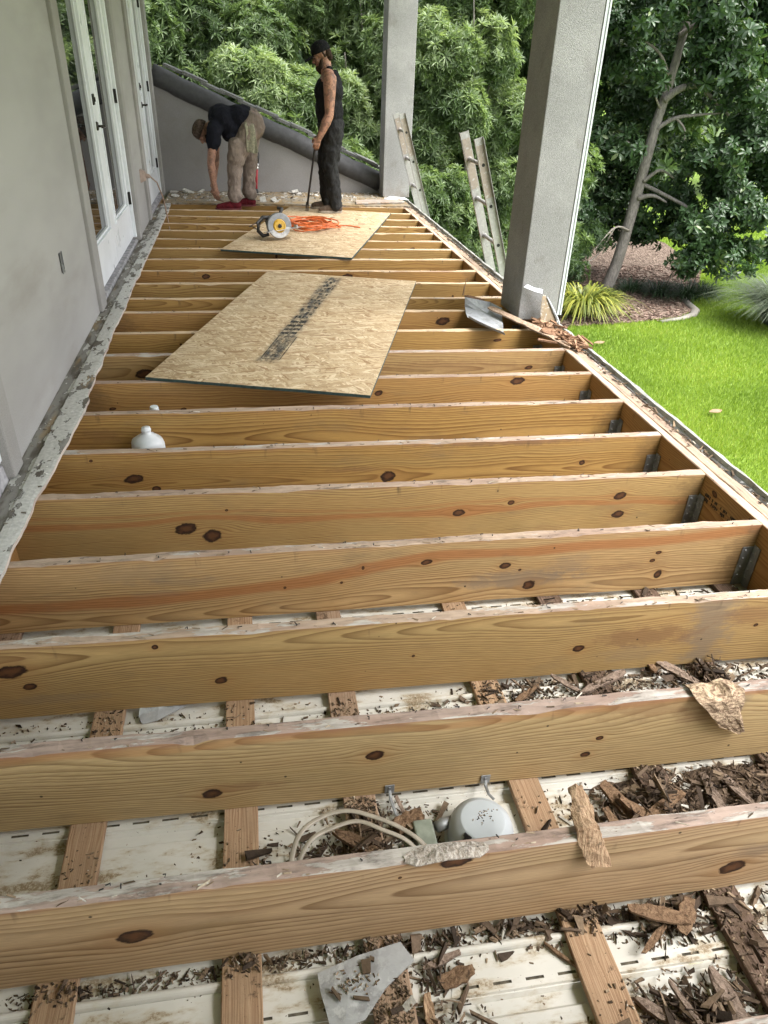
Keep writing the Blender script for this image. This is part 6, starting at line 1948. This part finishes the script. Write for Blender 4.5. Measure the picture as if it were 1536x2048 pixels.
MAGB = [(11.1, 15.9, 1.9, 1.0, .9, .9), (11.9, 15.9, .7, 1.1, 1.0, 1.0), (11.2, 15.7, -.25, .8, .8, .6), (11.7, 15.6, -.9, 1.0, .9, .7), (10.85, 15.3, -1.35, .75, .7, .5), (11.5, 15.1, -1.95, .75, .6, .38), (10.7, 15.2, -1.95, .6, .55, .35),
        (12.5, 15.3, -1.75, .6, .5, .35), (8.55, 17.3, 1.9, 1.0, .9, 1.1), (8.5, 17.2, .2, .9, .8, .9), (8.3, 17.0, -1.2, .8, .8, .7), (9.35, 16.1, 2.6, .8, .7, .6), (10.3, 15.9, 2.8, .9, .7, .7), (12.9, 16.6, 1.9, 1.2, 1.1, 1.3), (12.9, 16.4, -.4, 1.0, 1.0, 1.0),
        (10.3, 18.3, .6, 1.9, .9, 2.2), (9.30, 16.1, 1.45, .38, .4, .35), (9.2, 16.2, .25, .36, .4, .4), (10.75, 16.9, -.9, .7, .6, .7), (10.5, 16.9, -1.7, .6, .5, .45), (11.0, 16.4, -1.5, .7, .5, .5), (11.9, 16.2, -1.9, .7, .6, .45), (9.0, 17.4, -1.6, .7, .6, .6), (8.9, 17.2, 2.6, .8, .7, .6), (10.45, 15.95, .05, .4, .4, .35), (10.6, 17.6, 4.2, 2.0, 1.4, 1.1), (9.9, 18.2, -1.6, 1.6, .8, .9), (12.2, 17.6, 3.0, 1.4, 1.2, 1.2)]
rr = np.random.RandomState(70)
P, D, tv = clump_points(MAGB, 6500, rr, shell=.35, up=.30, clumps=11)
ok = P[:, 2] > GZ + .2
# leave the bare trunk in view: nothing grows within a foot or so of its front
for zlo, zhi in ((-2.9, 1.0),):
    tx = np.interp(P[:, 2], [-3, -1.27, .67, 2.05], [9.55, 9.8, 9.95, 10.05])
    ok &= ~((np.abs((P[:, 0] - CAM[0]) / P[:, 1] * 16.6 + CAM[0] - tx) < np.where(np.sin(P[:, 2] * 4.3) > .1, .02, .20)) & (P[:, 1] < 16.9) & (P[:, 2] > zlo) & (P[:, 2] < zhi))
P, D, tv = P[ok], D[ok], tv[ok]
S = rr.uniform(.65, 1.15, len(P)); val = .52 + tv
dist = np.linalg.norm(P - np.array(CAM), axis=1)
q = (P[:, 0] - CAM[0]) / P[:, 1]
inview = (q > .40) & (q < .80) & (P[:, 2] < 2.7)
near = np.where(inview)[0][np.argsort(dist[inview])][:300]
rest = np.setdiff1d(np.arange(len(P)), near)
far = np.setdiff1d(rest, np.where(inview)[0][np.argsort(dist[inview])][:2400])
rest = np.setdiff1d(rest, far)
for T_, ids in ((T_MAG, rest), (T_MAGF, far)):
    V, F, vals = scatter(T_, P[ids], D[ids], S[ids], val[ids], rr)
    cr = np_mesh('crown', V, F, M['leaf_magnolia'], mg, vals); cr['kind'] = 'stuff'
protos = []
for k in range(5):
    T = whorl_template(10, .215, .064, (-8, 62), .32, 2, 90 + k)
    V, F, vals = scatter(T, np.zeros((1, 3)), np.array([[0, 0, 1.0]]), np.ones(1), np.array([.40 + .05 * k]), rr)
    o = np_mesh('leaf_cluster', V, F, M['leaf_magnolia'], None, vals); o.parent = mg; protos.append(o)
Ms = frames(D[near], rr)
for k, i in enumerate(near):
    o = protos[k] if k < 5 else protos[k % 5].copy()
    if k >= 5: COL.objects.link(o); o.parent = mg
    m3 = Matrix(Ms[k].tolist())
    o.matrix_local = Matrix.Translation(Vector(P[i]) - Vector(mg.location)) @ (m3.to_4x4() @ Matrix.Scale(float(S[i]), 4))


# ---- low plants
def fountain(name, label, cat, x, y, n, L, wid, mat, seed, arch=1.0, spread=.25, tone=.5, group=None, seg=5, up=(35, 85)):
    rr = np.random.RandomState(seed); V, F, vals = [], [], []
    for k in range(n):
        a = rr.uniform(0, 2 * math.pi); e = R(rr.uniform(*up)); l = L * rr.uniform(.6, 1.15); w_ = wid * rr.uniform(.7, 1.2)
        out = np.array([math.cos(a), math.sin(a), 0]); side = np.array([-math.sin(a), math.cos(a), 0])
        b0 = np.array([x, y, GZ]) + out * spread * rr.rand() ** .5 + np.array([0, 0, rr.uniform(0, .35) * spread])
        o = len(V); v_ = np.clip(tone + rr.randn() * .2, 0, 1)
        for s in range(seg + 1):
            t_ = s / seg
            p = b0 + out * l * (t_ * math.cos(e) + .35 * arch * t_ * t_) + np.array([0, 0, l * (t_ * math.sin(e) - .75 * arch * t_ ** 2.4)])
            p[2] = max(p[2], GZ + .02)
            ww = w_ * (1 - .9 * t_ ** 2) * (.6 + .4 * min(1, t_ * 4))
            V += [p - side * ww / 2, p + side * ww / 2]
        for s in range(seg):
            F.append((o + 2 * s, o + 2 * s + 1, o + 2 * s + 3, o + 2 * s + 2)); vals.append(min(1, v_ + .12 * s / seg))
    o = thing(name, label, cat, (x, y, GZ), group)
    m_ = np_mesh('foliage', np.array(V), np.array(F), mat, o, vals); m_['kind'] = 'stuff'
    return o


fountain('strap_leaf_plant', 'yellow green strap leaved plant beside the near column at the edge of the mulch', 'plant', 8.1, 14.75, 620, 1.10, .044, M['leaf_strap'], 5, 1.05, .42, .45, up=(52, 89))
fountain('ornamental_grass', 'fine grey green ornamental grass clump at the right edge of the lawn', 'grass clump', 12.1, 13.6, 2000, 1.75, .018, M['leaf_grassy'], 6, .75, .30, .45, seg=6, up=(50, 88))
G4 = 'dark grassy clumps under the magnolia'
for k, (x, y, L, lab) in enumerate(((10.6, 16.0, .6, 'dark grassy clump right of the grey trunk'), (11.2, 15.75, .7, 'largest dark grassy clump under the hanging magnolia leaves'), (11.75, 16.0, .55, 'dark grassy clump at the lawn side of the mulch bed'), (10.1, 16.4, .45, 'small dark clump close to the trunk foot'), (9.0, 15.8, .45, 'dark clump between the strap leaved plant and the trunk'))):
    fountain('grassy_clump', lab, 'plant', x, y, 260, L, .018, M['leaf_lily'], 30 + k, .8, .30, .4, G4)
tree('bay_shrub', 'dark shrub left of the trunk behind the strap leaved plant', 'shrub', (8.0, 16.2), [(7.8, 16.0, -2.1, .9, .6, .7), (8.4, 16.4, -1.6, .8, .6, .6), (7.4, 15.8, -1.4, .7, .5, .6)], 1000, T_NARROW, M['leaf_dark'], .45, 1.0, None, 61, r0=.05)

# ---- lawn blades and mulch chips
rr = np.random.RandomState(12)
def in_poly(x, y, poly):
    c = np.zeros(len(x), bool); j = len(poly) - 1
    for i in range(len(poly)):
        xi, yi = poly[i]; xj, yj = poly[j]
        c ^= ((yi > y) != (yj > y)) & (x < (xj - xi) * (y - yi) / (yj - yi + 1e-12) + xi); j = i
    return c
n = 420000
y = 1.5 + 23 * rr.rand(n) ** 1.5
q = rr.uniform(.38, 1.0, n)
x = np.where(y < 8, 3.3 + 8.5 * rr.rand(n), 1.0 + q * y)
keep = ~in_poly(x, y, bed) & (x > 3.35)
x, y = x[keep], y[keep]; n = len(x)
a = rr.uniform(0, 2 * np.pi, n); h = rr.uniform(.035, .085, n); wd = rr.uniform(.006, .013, n) * (1 + (y - 5) / 14)
ln = rr.uniform(.01, .05, n); b2 = rr.uniform(0, 2 * np.pi, n)
V = np.empty((n, 3, 3))
V[:, 0] = np.stack([x - np.cos(a) * wd / 2, y - np.sin(a) * wd / 2, np.full(n, GZ - .003)], 1)
V[:, 1] = np.stack([x + np.cos(a) * wd / 2, y + np.sin(a) * wd / 2, np.full(n, GZ - .003)], 1)
V[:, 2] = np.stack([x + np.cos(b2) * ln, y + np.sin(b2) * ln, GZ + h], 1)
pat = .5 + .20 * np.sin(x * 1.7 + 2 * np.sin(y * .9)) + .14 * np.sin(y * 2.3 + x * .8)
vals = np.clip(pat * .72 + .08 + rr.randn(n) * .20, 0, 1)
g = np_mesh('grass', V.reshape(-1, 3), np.arange(3 * n).reshape(-1, 3), M['blade'], None, vals, loc=(8, 12, GZ))
tag(g, 'short bright green lawn grass', 'grass', kind='stuff')
b = MB(); rnd = random.Random(55)
for k in range(2600):
    for _ in range(9):
        y_ = rnd.uniform(13.6, 19); x_ = CAM[0] + rnd.uniform(.42, .72) * y_
        if in_poly(np.array([x_]), np.array([y_]), bed)[0]: break
    else: continue
    b.val = rnd.random(); s = rnd.uniform(.03, .10)
    b.chip((x_, y_, GZ + .016), s * 1.5, s * .5, .015, rnd.uniform(0, 6.3), rnd.uniform(-.3, .3), rnd.uniform(-.3, .3), rnd)
tag(b.build('mulch_chips', M['mulch_chips'], loc=(9, 15, GZ)), 'brown mulch chips and dry leaves in the bed', 'mulch', kind='stuff')
for x, y, lab in ((7.55, 12.6, 'fallen pale brown leaf on the lawn nearest the mulch bed'), (8.0, 9.3, 'dry curled leaf lying on the lawn beyond the outer rim')):
    b = MB(); b.grid([[(x - .10, y, GZ + .075), (x - .10, y + .02, GZ + .08)], [(x - .02, y - .05, GZ + .085), (x - .02, y + .06, GZ + .095)], [(x + .05, y - .045, GZ + .085), (x + .05, y + .05, GZ + .10)], [(x + .11, y, GZ + .10), (x + .11, y + .01, GZ + .10)]], (0, 0, .003))
    tag(b.build('fallen_leaf', M['fur_clean'], loc=(x, y, GZ + .08)), lab, 'leaf')
